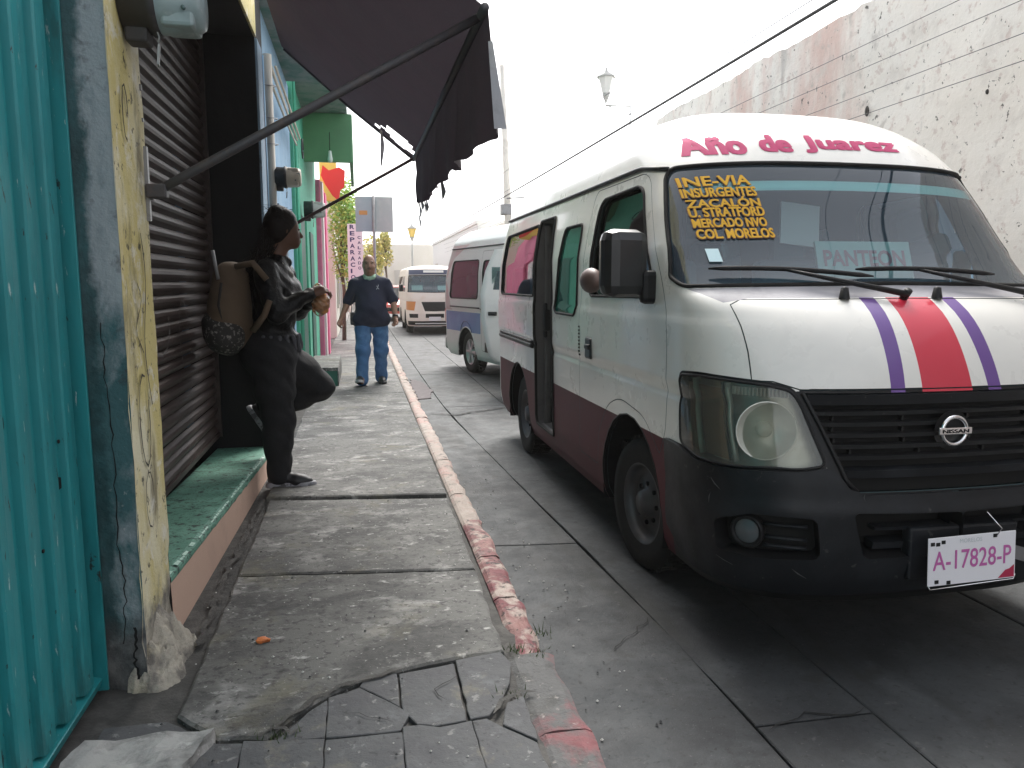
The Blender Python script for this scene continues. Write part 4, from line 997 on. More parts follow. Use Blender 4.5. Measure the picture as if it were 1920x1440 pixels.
def minibus(name, label, loc, o):
    t = thing(name, label, 'minibus', loc, 'minibuses queued along the street'); S = Shell(o['F'], o['W'], o['L'], o['R']); near = -1
    C = Cutter(S, o.get('du', .05), o.get('dv', .035)); mats = o['mats']; zb = o['zb']
    loops = {}
    for nm, L in o['parts'](C): loops[nm] = C.part(nm, L)
    for k, L in o['colours'](C): C.colour(k, L)
    C.run()
    names = set(C.lab)
    inner = [n_ for n_ in names if n_ not in o['holes'] and not n_.startswith('arch') and n_ not in ('grille', 'intake')]
    # both flanks: far side keeps its opening closed
    body = C.mesh(['body'], -1); b2 = C.mesh(['body']+(['opening'] if 'opening' in names else []), 1)
    q = len(body.v); body.v += b2.v; body.f += [tuple(i+q for i in f) for f in b2.f]; body.m += b2.m; body.sm += b2.sm; body.nrm += b2.nrm
    body.build('body', mats, t, normals=body.nrm)
    li = C.mesh(inner, -1, -.028, True, False); l2 = C.mesh(inner+(['opening'] if 'opening' in names else []), 1, -.028, True, False)
    q = len(li.v); li.v += l2.v; li.f += [tuple(i+q for i in f) for f in l2.f]; li.m = [0]*len(li.f); li.sm += l2.sm; li.nrm += l2.nrm
    li.build('lining', o.get('lining', M_dark), t, normals=li.nrm)
    for nm in ('hood', 'front_door', 'sliding_door'):
        if nm in names:
            for sg in (-1, 1): bld(C.mesh([nm], sg), nm, mats, t)
    for nm, (gm, off_) in o['glass'].items():
        for sg in ((-1, 1)):
            if nm in names: bld(C.mesh([nm], sg, off_, False, False), 'windshield_half' if nm == 'windshield' else 'window', gm, t) if nm != 'windshield' else None
    if 'windshield' in names:
        a = C.mesh(['windshield'], -1, -.006, False, False); b2 = C.mesh(['windshield'], 1, -.006, False, False); q = len(a.v)
        a.v += b2.v; a.f += [tuple(i+q for i in f) for f in b2.f]; a.m = [0]*len(a.f); a.sm += b2.sm; a.nrm += b2.nrm
        a.build('windshield', o['glass']['windshield'][0], t, normals=a.nrm)
    for nm in o['sealed']:
        L = np.array(loops[nm])
        if nm == 'windshield':
            k = L[:, 0] > 1e-4; i0 = int(np.argmax(~k)) if (~k).any() else 0; L2 = np.roll(L, -i0, 0); L2 = L2[L2[:, 0] > 1e-4]
            pts = np.concatenate([loop3(S, L2, -1, .0), loop3(S, L2[::-1], 1, .0)])
            MB().tube([tuple(p) for p in pts], .010, 6, close=True).build('window_seal', M_rubber, t)
        else:
            for sg in (-1, 1): seal(S, L, sg, .009).build('window_seal', M_rubber, t)
    # gutter along the roof edge
    if o.get('gutter'):
        z = 2.0
        for sg in (-1, 1):
            yv = np.linspace(o['gutter'][0], o['gutter'][1], 50); zz = z+np.minimum(0, (yv-o['gutter'][0]-.25)*.16)
            d = S.dom(S.us(yv, zz), zz); MB().tube([tuple(p) for p in (S.PD(d)+S.ND(d)*.008)*[sg, 1, 1]], .011, 6).build('gutter', M_black, t)
    # underside, wheel wells
    wy = o['wheels']; r = o['wr']
    ub = MB().box((0, (o['y0']+o['y1'])/2, zb+.16), (1.30, o['y1']-o['y0']-.3, .14)).box((0, wy[1], r), (1.3, .09, .09)).box((0, wy[0], r), (1.2, .12, .10))
    for k in (-.45, .3): ub.tube([(k, wy[0]+.5, zb+.08), (k, wy[1]-.3, zb+.06)], .035, 8)
    ub.build('chassis', M_dark, t)
    for y in wy:
        for sg in (-1, 1):
            a = np.linspace(-.25, PI+.25, 22); rr = o['ar']+.015; v, f = [], []
            for xx in (.835, .50):
                v += [(sg*xx, y+rr*math.cos(w), r+.02+rr*math.sin(w)) for w in a]
            n = len(a); f = [(i, i+1, n+i+1, n+i) for i in range(n-1)]+[tuple(n+i for i in range(n))]
            MB().add(v, f).build('wheel_well', M_dark, t)
            wheel(t, sg*(.845-.055-o['ww']/2), y, r, o['ww'], sg, o.get('alloy'), o.get('steer', 0) if y == wy[0] else 0, o.get('rimm'))
    # cabin
    seats = MB; fl = MB().box((0, (o['y0']+o['y1'])/2+.3, .56), (1.50, o['y1']-o['y0']-.9, .05)); fl.build('floor', M_dark, t)
    MB().box((0, wy[0]-.20, 1.06), (1.44, .34, .42), bev=.05).box((0, wy[0]-.42, 1.20), (1.40, .30, .12), bev=.04).build('dashboard', mat('dashboard', (.05, .055, .06), .7), t)
    def seat(x, y, z=.58, w=.46, m=M_seat):
        b = MB().box((x, y, z+.34), (w, .46, .14), bev=.04).box((x, y+.27, z+.70), (w, .13, .62), rot=(-.16, 0, 0), bev=.05).box((x, y+.33, z+1.08), (w*.5, .09, .17), bev=.035).box((x, y, z+.13), (w*.7, .36, .28))
        b.build('seat', m, t)
    for x in (-.42, .42): seat(x, wy[0]+.42)
    for k in range(o.get('rows', 3)):
        for x in (-.50, .02, .52): seat(x, wy[0]+1.75+.78*k)
    MB().tube([(.42+.18*math.cos(a), wy[0]+.06+.10*math.sin(a), 1.30+.14*math.sin(a)) for a in np.linspace(0, 2*PI, 25)[:-1]], .014, 8, close=True).tube([(.42, wy[0]-.08, 1.22), (.42, wy[0]+.06, 1.30)], .02, 8).build('steering_wheel', M_black, t)
    return t, S, C, loops

V1F = [(.24, .10), (.30, .035), (.40, .0), (.50, -.015), (.608, -.015), (.66, .0), (.723, .01), (.80, .03), (.9, .054), (1.05, .088), (1.112, .11), (1.245, .182), (1.33, .255), (1.374, .315), (1.40, .36), (1.425, .405), (1.99, .83), (2.02, .855), (2.12, .95), (2.22, 1.10), (2.30, 1.32), (2.35, 1.62), (2.375, 2.1), (2.38, 2.4)]
V1W = [(.24, .80), (.30, .83), (.45, .848), (.96, .856), (.975, .850), (1.035, .866), (1.285, .870), (1.315, .864), (1.6, .860), (1.78, .834), (1.97, .798), (2.02, .785), (2.10, .765), (2.2, .70), (2.28, .58), (2.33, .44), (2.36, .28), (2.38, .0)]
V1L = [(.24, .5), (.5, .58), (1.1, .54), (1.3, .42), (1.42, .29), (1.6, .31), (1.99, .42), (2.2, .6), (2.38, .2)]
V1R = [(.24, 4.86), (.4, 4.95), (1.1, 4.95), (1.35, 4.93), (1.99, 4.78), (2.1, 4.72), (2.25, 4.5), (2.35, 4.0), (2.38, 3.4)]
def arc(y, z, r, n=26): return [(y+r*math.cos(a), z+r*math.sin(a)) for a in np.linspace(0, 2*PI, n)[:-1]]
def v1_parts(C):
    out = []
    hood = C.front([(-.5, 1.055), (.575, 1.055), (.66, 1.082), (.725, 1.082), (.725, 1.19), (.732, 1.285), (.742, 1.365), (.70, 1.385), (-.5, 1.392)])
    h2 = off(hood, .005); h2[hood[:, 0] < 1e-4, 0] = 0
    out.append(('gap', hood)); out.append(('hood', h2))
    dr = C.side([(.735, .80), (.715, 1.00), (.705, 1.25), (.77, 1.42), (1.10, 1.93), (1.19, 1.972), (1.93, 1.972), (1.975, 1.93), (2.03, 1.42), (2.085, 1.12), (2.09, .42), (1.72, .42), (1.70, .62), (1.55, .79), (1.35, .86), (1.0, .82), (.80, .68)], [.03, .05, .1, .1, .05, .05, .04, .05, .1, .1, .05, .03, .05, .08, .1, .08, .02])
    out.append(('gap', dr)); out.append(('front_door', off(dr, .005)))
    out.append(('door_window', C.side([(.86, 1.385), (1.16, 1.885), (1.24, 1.915), (1.78, 1.905), (1.83, 1.86), (1.88, 1.41), (1.84, 1.375)], [.05, .06, .04, .05, .04, .05, .05])))
    out.append(('small_window', C.side([(2.12, 1.80), (2.50, 1.80), (2.54, 1.75), (2.66, 1.28), (2.62, 1.25), (2.18, 1.25), (2.13, 1.29)], .05)))
    out.append(('opening', C.side([(2.84, 1.90), (3.28, 1.90), (3.28, .38), (2.74, .38), (2.74, 1.35)], .04)))
    out.append(('rear_window', C.side([(3.32, 1.88), (4.55, 1.86), (4.66, 1.35), (3.32, 1.35)], .05)))
    out.append(('archf', C.side(arc(1.21, .36, .435)))); out.append(('archr', C.side(arc(3.96, .36, .42))))
    out.append(('windshield', C.front([(-.5, 1.985), (.40, 1.98), (.750, 1.968), (.778, 1.93), (.815, 1.78), (.845, 1.60), (.862, 1.47), (.850, 1.435), (.55, 1.440), (-.5, 1.452)], [0, .3, .05, .05, .1, .1, .03, .04, .3, 0])))
    out.append(('cowl', C.front([(-.5, 1.3955), (.66, 1.389), (.76, 1.372), (.845, 1.425), (.55, 1.4345), (-.5, 1.447)])))
    out.append(('headlight', C.uz([(.938, 1.075), (.82, 1.085), (.71, 1.08), (.588, 1.07), (.515, 1.050), (.480, .93), (.438, .785), (.52, .768), (.595, .770), (.73, .757), (.868, .757), (.975, .79), (.965, .92)], .03)))
    out.append(('grille', C.front([(-.5, 1.046), (.565, 1.046), (.515, .93), (.455, .78), (.44, .735), (.40, .69), (-.5, .688)])))
    out.append(('bumper', C.uz([(-.0, .684), (.32, .684), (.375, .705), (.41, .76), (.438, .775), (.52, .760), (.73, .749), (.87, .749), (1.0, .775), (1.03, .775), (1.03, .40), (1.005, .33), (.9, .30), (.7, .295), (0, .32)])))
    out.append(('fog_recess', C.uz([(.79, .545), (.66, .60), (.48, .60), (.465, .45), (.62, .435), (.775, .43)], .03)))
    out.append(('intake', C.uz([(0, .612), (.37, .620), (.345, .50), (.33, .455), (0, .455)], .02)))
    return out
def v1_cols(C):
    out = [(1, C.side([(.3, .765), (5.2, .755), (5.2, .0), (.3, .0)]))]
    st = lambda a0, a1, b0, b1: C.front([(a0, 1.40), (a1, 1.40), (b1, 1.045), (b0, 1.045)])
    out += [(4, C.uz([(0, .778), (1.025, .778), (1.025, .24), (0, .24)]))]
    for nm, L in C.parts:
        if nm in ('headlight', 'grille'): q = off(L, -.016); q[L[:, 0] < 1e-4, 0] = 0; out.append((4, q))
    out.append((4, C.front([(.56, 1.052), (.588, 1.052), (.540, .93), (.505, .78), (.46, .76), (.45, .80), (.51, .93)])))
    out += [(2, st(-.3, .097, -.3, .108)), (3, st(.150, .215, .180, .238))]
    return out
van, S1, C1, L1 = minibus('minibus', 'white high-roof minibus with maroon skirt, red hood stripe and cracked black bumper, nearest', (2.165, 2.40, 0), dict(
    F=V1F, W=V1W, L=V1L, R=V1R, parts=v1_parts, colours=v1_cols, mats=[M_white, M_maroon, M_redst, M_purple, M_black], zb=.24,
    holes=['door_window', 'small_window', 'opening', 'rear_window', 'windshield', 'gap0', 'headlight', 'fog_recess'],
    glass={'windshield': (M_ws, -.006), 'rear_window': (M_sideglass, -.008), 'small_window': (M_greenglass, -.006)},
    sealed=['windshield', 'door_window', 'small_window', 'rear_window'], gutter=(1.0, 4.7), wheels=(1.21, 3.96), wr=.335, ar=.425, ww=.20, y0=.1, y1=4.9, steer=.10, lining=mat('van_teal_lining', (.06, .095, .10), .85)))
dw = C1.mesh(['door_window'], 1, -.006, False, False); bld(dw, 'window', M_dkglass, van)
dw = C1.mesh(['door_window'], -1, -.02, False, False); bld(dw, 'window', M_dkglass, van)
bld(C1.mesh(['cowl'], -1, .0, False, False), 'cowl', M_cowl, van); bld(C1.mesh(['cowl'], 1, .0, False, False), 'cowl', M_cowl, van)
# arch lips
for nm in ('archf', 'archr'):
    for sg in (-1, 1):
        L = np.array(L1[nm]); L = L[L[:, 1] > .10]
        k = int(np.argmax(np.linalg.norm(np.diff(L, axis=0, append=L[:1]), axis=1))); L = np.roll(L, -k-1, 0)
        seal(S1, L, sg, .006, -.004, False).build('arch_lip', M_black, van)
# open sliding doorway: jamb, seal, grab handle, notice
rim(S1, L1['opening'], -1, 0, -.10).build('door_jamb', mat('door_jamb', (.11, .105, .10), .7, [((.05, .05, .05), 6, .5, .7, .7)]), van)
seal(S1, L1['opening'], -1, .011).build('door_seal', M_rubber, van)
MB().box((-.77, 3.235, 1.10), (.05, .06, 1.55), bev=.015).build('door_edge', mat('door_edge', (.10, .095, .09), .6, [((.04, .04, .04), 8, .5, .7, .7)]), van)
MB().box((-.80, 3.20, 1.17), (.03, .035, .26), bev=.012).box((-.79, 3.20, 1.17), (.05, .05, .16), bev=.01).build('door_latch', M_black, van)
MB().box((-.74, 2.99, .36), (.16, .50, .05), bev=.01).build('sill_step', M_steel, van)
MB().box((-.775, 2.895, 1.60), (.006, .19, .46)).build('paper_notice', mat('paper_white', (.74, .73, .70), .8), van)
# slide rail and lower side trim
rl = MB()
for z, h, o_ in ((1.0, .014, .004), (.966, .02, .007)):
    yv = np.linspace(3.34, 4.72, 20); d = S1.dom(S1.us(yv, yv*0+z), yv*0+z); rl.tube([tuple(p) for p in (S1.PD(d)+S1.ND(d)*o_)*[-1, 1, 1]], h, 6)
rl.build('door_rail', M_black, van)
# body seam between the fixed panel and the door hinge line, vents, handle
M_pocket = mat('handle_pocket', (.02, .02, .022), .4)
def sidebox(y, z, dy, dz, t_, o=.0, bev=.004, sg=-1):
    u = S1.us(np.array([y]), np.array([z])); d = S1.dom(u, np.array([z])); p = (S1.PD(d)+S1.ND(d)*o)[0]*[sg, 1, 1]
    return MB().box(p, (t_, dy, dz), bev=bev)
for sg in (-1, 1):
    h = sidebox(1.865, 1.075, .115, .125, .02, .0, .012, sg); h.build('door_handle', M_pocket, van)
    sidebox(1.845, 1.085, .075, .03, .02, .016, .008, sg).build('handle_lever', M_black, van)
    vb = None
vb = MB()
for k in range(9):
    z = 1.02+k*.021; u = S1.dom(S1.us(np.array([2.06]), np.array([z])), np.array([z])); p = S1.PD(u)[0]; vb.box((-p[0]-.001, 2.062, z), (.008, .022, .011), bev=.002)
vb.build('door_vent', M_seam, van)
# hood seams are gaps; grille
def fpt(x, z, o=0.0):
    d = S1.dom(S1.uf(np.array([abs(x)]), np.array([z])), np.array([z])); p = (S1.PD(d)+S1.ND(d)*o)[0]; return Vector((p[0]*(1 if x > 0 else -1), p[1], p[2]))
for sg in (-1, 1): bld(C1.mesh(['grille'], sg, -.055, False, False), 'grille_back', M_seam, van)
def fbar(z, hw, th, dep, o, name, m, n=24):
    v, f = [], []
    for k in range(n+1):
        x = -hw+2*hw*k/n; p = fpt(x if abs(x) > 1e-6 else 1e-5, z, o)
        q = fpt(x if abs(x) > 1e-6 else 1e-5, z, o-dep)
        v += [(p.x, p.y, z+th*.35), (p.x, p.y+.004, z-th*.5), (q.x, q.y, z-th*.55), (q.x, q.y, z+th*.5)]
    for k in range(n):
        for j in range(4): f.append((4*k+j, 4*k+(j+1) % 4, 4*k+4+(j+1) % 4, 4*k+4+j))
    f += [(0, 1, 2, 3), (4*n+3, 4*n+2, 4*n+1, 4*n)]
    return MB().add(v, f).build(name, m, van)
hw = lambda z: float(np.interp(z, [.69, .735, .78, .93, 1.046], [.40, .435, .452, .512, .562]))
fbar(1.024, hw(1.024), .044, .05, .004, 'grille_top_trim', M_bumper)
for z in (.972, .932, .892, .852, .812): fbar(z, hw(z)-.004, .017, .05, -.004, 'grille_slat', mat('grille_black', (.014, .0145, .016), .38, [((.10, .10, .10), 25, .62, .75, .7)]))
fbar(.758, hw(.758)-.002, .034, .05, .004, 'grille_lower_trim', M_bumper)
tb = MB()
for z in (.952, .912, .872, .832):
    for x in np.linspace(-.42, .42, 4)+random.uniform(-.07, .07): p = fpt(x if abs(x) > 1e-5 else 1e-4, z, -.042); tb.box(p, (.008, .02, .026))
tag(tb.build('grille_rib', MATS['grille_black'], van), kind='stuff')
# edge of grille against headlight
for sg in (-1, 1):
    P = [fpt(sg*x, z, .002) for x, z in ((.568, 1.046), (.516, .93), (.456, .78), (.442, .735), (.402, .692))]
    MB().tube(P, .009, 6).build('grille_frame', M_black, van)
# ring-and-bar emblem
em = hold('emblem', van); c = fpt(1e-4, .90, .012)
MB().tube([(c.x+.052*math.cos(a), c.y, c.z+.052*math.sin(a)) for a in np.linspace(0, 2*PI, 33)[:-1]], .0085, 8, close=True).build('ring', M_chrome, em)
MB().box((c.x, c.y-.004, c.z), (.140, .012, .028), bev=.004).build('bar', M_chrome, em)
V2, F2 = text_mesh('NISSAN', bold=.02, width=.112, height=.014, sub=9)
MB().add([(c.x-.056+a, c.y-.0115, c.z-.007+b) for a, b in V2], F2).build('lettering', M_seam, em)
MB().lathe([(.075, .012), (.068, .02), (0, .02)], c=(c.x, c.y, c.z), n=24, axis='y').build('emblem_backing', MATS['grille_black'], em)
# bumper
bm_ = C1.mesh(['bumper'], -1, .016, False, False); b2 = C1.mesh(['bumper'], 1, .016, False, False); q = len(bm_.v)
bm_.v += b2.v; bm_.f += [tuple(i+q for i in f) for f in b2.f]; bm_.m = [0]*len(bm_.f); bm_.sm += b2.sm; bm_.nrm += b2.nrm
bump = bm_.build('bumper', M_bumper, van, normals=bm_.nrm)
for sg in (-1, 1):
    L = np.array([p for nm, p in C1.parts if nm == 'bumper'][0]); L = L[(L[:, 0] > .02)]
    rim(S1, L, sg, .016, -.03).build('bumper_edge', M_bumper, bump)
    for nm, dp in (('fog_recess', -.055), ('intake', -.10)):
        bld(C1.mesh([nm], sg, dp, False, False), 'recess', M_seam, bump)
        L = np.array(L1[nm]); rim(S1, L[L[:, 0] > .004] if nm == 'intake' else L, sg, .018, dp).build('recess_wall', M_black, bump)
    z, u = .515, .69; d = S1.dom(np.array([u]), np.array([z])); p = (S1.PD(d)+S1.ND(d)*-.02)[0]*[sg, 1, 1]; nrm = Vector((S1.ND(d)[0]*[sg, 1, 1]).tolist())
    R = nrm.to_track_quat('Z', 'Y').to_matrix(); fg = hold('fog_lamp', bump); fg.location = p; fg.rotation_euler = R.to_euler()
    MB().lathe([(.062, -.03), (.066, .0), (.060, .012), (.050, .004), (.046, -.02), (0, -.03)], n=26).build('bezel', M_black, fg)
    MB().lathe([(.047, .0), (.03, .008), (0, .010)], n=22).build('lens', mat('fog_glass', (.09, .10, .105), .15), fg)
    for zz in (.555, .505, .47):
        P = []
        for uu in np.linspace(.50, .64, 6): d = S1.dom(np.array([uu]), np.array([zz])); P.append(tuple((S1.PD(d)+S1.ND(d)*-.025)[0]*[sg, 1, 1]))
        MB().tube(P, .008, 6).build('fog_slat', M_bumper, bump)
def fb2(z, hwv, th, dep, o, name, par, m=M_bumper):
    ob = fbar(z, hwv, th, dep, o, name, m); ob.parent = par; return ob
fb2(.556, .335, .014, .05, -.01, 'intake_bar', bump); fb2(.49, .332, .03, .06, -.02, 'intake_bar', bump)
# scuffs and a crack on the bumper
L = []
for (u0, z0, u1, z1, w) in ((.795, .70, .76, .66, .006), (.80, .64, .81, .60, .005), (.545, .405, .50, .37, .008), (.33, .66, .33, .69, .004), (.78, .40, .72, .38, .004)):
    v = []
    for (uu, zz) in ((u0, z0), ((u0+u1)/2+.004, (z0+z1)/2), (u1, z1)): d = S1.dom(np.array([uu]), np.array([zz])); v.append(tuple((S1.PD(d)+S1.ND(d)*.0172)[0]*[-1, 1, 1]))
    MB().tube(v, [.0004, w*.35, .0004], 5).build('scuff', mat('scuff', (.07, .07, .07), .7), bump)
# headlights
for sg in (-1, 1):
    hl = hold('headlight', van)
    Lh = np.array(L1['headlight'])
    bld(C1.mesh(['headlight'], sg, .004, False, False), 'lens', M_lens, hl)
    bld(C1.mesh(['headlight'], sg, -.075, False, False), 'bowl', mat('lamp_bowl', (.34, .34, .30), .35, [((.50, .50, .45), 7, .45, .65, .7)], metal=.6), hl)
    rim(S1, Lh, sg, .0, -.075).build('housing', mat('lamp_housing', (.12, .12, .11), .4), hl)
    seal(S1, Lh, sg, .006, .003).build('surround', M_black, hl)
    d = S1.dom(np.array([.615]), np.array([.905])); p = (S1.PD(d)+S1.ND(d)*-.028)[0]*[sg, 1, 1]
    e = hold('reflector', hl); e.location = p; e.rotation_euler = Vector((sg*.30, -1, .02)).to_track_quat('Z', 'Y').to_euler()
    rf = MB().lathe([(.112, .028), (.109, .030), (.106, .026), (.088, .004), (.055, -.020), (.022, -.030), (0, -.031)], n=36)
    rf.build('reflector_dish', M_refl, e); e.name = 'lamp_unit'
    MB().lathe([(.03, -.03), (.028, .006), (.018, .018), (0, .021)], n=16).build('bulb', mat('lamp_bulb', (.75, .74, .66), .25), e)
    # divider, chrome strips and indicator at the outer side
    for uu, w, m in ((.715, .012, M_refl), (.735, .006, M_black), (.86, .012, M_refl)):
        P = []
        for zz in np.linspace(.775, 1.07, 8): d = S1.dom(np.array([uu+.012*math.sin((zz-.775)*9)]), np.array([zz])); P.append(tuple((S1.PD(d)+S1.ND(d)*-.02)[0]*[sg, 1, 1]))
        MB().tube(P, w, 6).build('divider', m, hl)
    v, f = [], []
    for i, zz in enumerate(np.linspace(.775, 1.045, 8)):
        for uu in np.linspace(.745, .95, 8):
            d = S1.dom(np.array([uu]), np.array([zz])); v.append(tuple((S1.PD(d)+S1.ND(d)*-.035)[0]*[sg, 1, 1]))
    for i in range(7):
        for k in range(7): q = i*8+k; f.append((q, q+1, q+9, q+8))
    MB().add(v, f, 0, True).build('indicator', M_amber, hl)
    cb_ = MB()
    for uu in np.linspace(.53, .70, 15):
        d = S1.dom(np.array([uu]), np.array([1.045])); p = (S1.PD(d)+S1.ND(d)*-.02)[0]*[sg, 1, 1]; cb_.box(p, (.006, .02, .030))
    tag(cb_.build('fluting', M_refl, hl), kind='stuff')
# plate A-17828-P on its bracket
plt = hold('license_plate', van); plt.location = (.008, -.080, .452); plt.rotation_euler = (-.05, -.012, .03); plt.scale = (1.13, 1, 1.08)
MB().box((0, .0, 0), (.335, .004, .165), bev=.0018).build('plate_sheet', mat('plate_white', (.78, .77, .80), .4, [((.5, .48, .5), 40, .66, .74, .5)]), plt)
M_pk = mat('plate_pink', (.50, .12, .36), .5)
V2, F2 = text_mesh('A-17828-P', bold=.008, width=.30, height=.066, sub=9)
MB().add([(-.150+a, -.0032, -.030+b) for a, b in V2], F2).build('number', M_pk, plt)
V2, F2 = text_mesh('MORELOS', bold=.0, width=.085, height=.014, sub=9)
MB().add([(-.05+a, -.0032, .058+b) for a, b in V2], F2).build('state_name', mat('plate_grey', (.50, .55, .56), .5), plt)
MB().add([(.10, -.0031, -.078), (.163, -.0031, -.078), (.163, -.0031, -.035), (.145, -.0031, -.048), (.128, -.0031, -.052), (.118, -.0031, -.062)], [(0, 1, 2, 3, 4, 5)]).build('red_patch', mat('plate_red', (.42, .02, .07), .5), plt)
for x, z in ((-.152, .062), (-.132, .060), (-.112, .066), (-.135, -.068), (-.09, -.074), (.085, .072)): MB().box((x, -.0034, z), (.014, .002, .012)).build('bolt_mark', M_seam, plt)
MB().tube([(.09, -.004, .07), (.095, -.02, .10), (.07, .02, .15)], .0022, 5).build('wire_tie', M_chrome, plt)
MB().tube([(-.165, -.002, -.079), (-.16, -.004, -.092), (.16, -.004, -.086), (.168, -.002, -.07)], .0022, 5).build('frame_wire', M_chrome, plt)
MB().box((.02, .0, .46), (.46, .05, .20), bev=.01).build('plate_bracket', M_bumper, van)
MB().box((.25, -.035, .44), (.07, .01, .05), rot=(0, .3, 0)).build('bracket_end', M_steel, van)
# windshield details: route lettering, sticker, sun strip, wipers, dashboard sign
M_yel = mat('yellow_lettering', (.74, .42, .05), .7, spec=.15)
M_out = mat('brown_outline', (.20, .09, .06), .7)
lines = [('INE-VIA', -.755, 1.868, .285, .046), ('INSURGENTES', -.757, 1.817, .300, .043), ('ZACAL\u00d3N', -.752, 1.770, .298, .046), ('U. STRATFORD', -.752, 1.727, .305, .042), ('MERCADO NVO', -.750, 1.681, .300, .040), ('COL. MORELOS', -.748, 1.632, .315, .042)]
for txt, x, z, w, h in lines:
    V2, F2, ly = bold_mesh(txt, w, h, .0015)
    onfront(S1, V2, F2, x, z, .0016+ly[:, None], .02).build('route_lettering', M_yel, van)
    V3, F3, ly = bold_mesh(txt, w+.005, h+.004, .0034)
    onfront(S1, V3, F3, x-.003, z-.0025, .0002+ly[:, None]*.8, .02).build('route_outline', M_out, van)
M_pinkt = mat('pink_lettering', (.50, .07, .17), .7, spec=.15)
for txt, x, w, h, z in (('A\u00f1o', -.70, .275, .105, 2.020), ('de', -.365, .155, .092, 2.034), ('Juarez', -.15, .50, .095, 2.034)):
    V2, F2, ly = bold_mesh(txt, w, h, .0075, .025)
    onfront(S1, V2, F2, x, z, .0015+ly[:, None], .0).build('roof_lettering', M_pinkt, van)
V2 = [(a, b) for b in (0, .045) for a in np.linspace(0, 1.46, 40)]; F2 = [(i, i+1, 41+i, 40+i) for i in range(39)]
x = np.array([v[0]-.74 for v in V2]); zz = np.array([1.862+v[1]-.05*abs(v[0]-.74)**2*.6 for v in V2]); d = S1.dom(S1.uf(abs(x), zz), zz); P = S1.PD(d); N = S1.ND(d); sgx = np.where(x < 0, -1, 1); P[:, 0] *= sgx; N[:, 0] *= sgx
MB().add((P-N*.012).tolist(), F2).build('sun_strip', mat('sun_strip_film', (.52, .86, .82), .5), van)
V2, F2 = [(0, 0), (.05, 0), (.05, .055), (0, .055)], [(0, 1, 2, 3)]
onfront(S1, V2, F2, -.735, 1.535, .002).build('permit_sticker', mat('permit_paper', (.55, .74, .78), .6), van)
MB().box((-.02, .60, 1.545), (.44, .012, .17), rot=(-.35, 0, -.05)).build('dashboard_sign', mat('sign_card', (.52, .72, .66), .8), van)
V2, F2 = text_mesh('PANTEON', bold=.03, width=.38, height=.075, sub=9); R = eul(-.35, 0, -.05)
lt = MB().add([tuple(R @ Vector((-.19+a, -.008, -.03+b))+Vector((-.02, .60, 1.545))) for a, b in V2], F2); lt.build('sign_lettering', mat('sign_pink', (.50, .22, .24), .8), van)
MB().box((-.12, .95, 1.72), (.20, .01, .20), rot=(-.2, .1, 0)).build('paper_card', MATS['paper_white'], van)
def wiper(x0, z0, x1, z1, xb, zb_):
    w = hold('wiper', van)
    P = [fpt(x0+(x1-x0)*k/12 if abs(x0+(x1-x0)*k/12) > 1e-3 else 1e-3, z0+(z1-z0)*k/12+.012*math.sin(PI*k/12), .028) for k in range(13)]
    MB().tube(P, [.004]+[.011]*11+[.004], 6).build('blade', M_black, w)
    a = fpt(xb, zb_, .018); mid = P[5]
    MB().tube([mid, mid.lerp(a, .35)+Vector((0, -.012, 0)), a+Vector((0, -.012, .004)), a], [.006, .009, .013, .016], 8).build('arm', M_black, w)
    MB().cyl(a+Vector((0, .03, -.03)), a+Vector((0, -.015, .02)), .016, 10).build('pivot', M_black, w)
wiper(-.755, 1.488, -.10, 1.455, -.02, 1.385); wiper(-.16, 1.485, .50, 1.465, .60, 1.385)
for x in (-.285, .13): 
    p = fpt(x, 1.385, .0); MB().lathe([(.022, 0), (.014, .045), (0, .05)], c=(p.x, p.y, p.z), n=12).build('washer_nozzle', M_black, van)
# door mirror on the picture-left side
mir = hold('door_mirror', van)
MB().box((-1.0, .92, 1.535), (.215, .13, .30), rot=(0, 0, .25), bev=.05).build('housing', mat('mirror_black', (.010, .0105, .012), .42, [((.025, .025, .028), 4, .5, .7, .6)], coat=.2), mir)
MB().box((-1.0-.016, .988, 1.535), (.15, .008, .22), rot=(0, 0, .25), bev=.003).build('mirror_glass', mat('mirror_glass', (.7, .7, .72), .05, metal=1), mir)
MB().box((-.86, .90, 1.43), (.13, .07, .15), bev=.025).box((-.835, .90, 1.40), (.05, .09, .12), bev=.015).build('arm', M_black, mir)
MB().ell((-1.08, 1.14, 1.46), (.05, .09, .06)).tube([(-1.05, 1.06, 1.46), (-.84, 1.0, 1.42)], .014, 8).build('round_mirror', mat('brown_mirror_back', (.10, .06, .05), .5), mir)
# dark curtain inside the door window, red cloth inside the rear side window
MB().box((-.60, 1.55, 1.62), (.02, .75, .62)).build('door_curtain', M_dark, van)

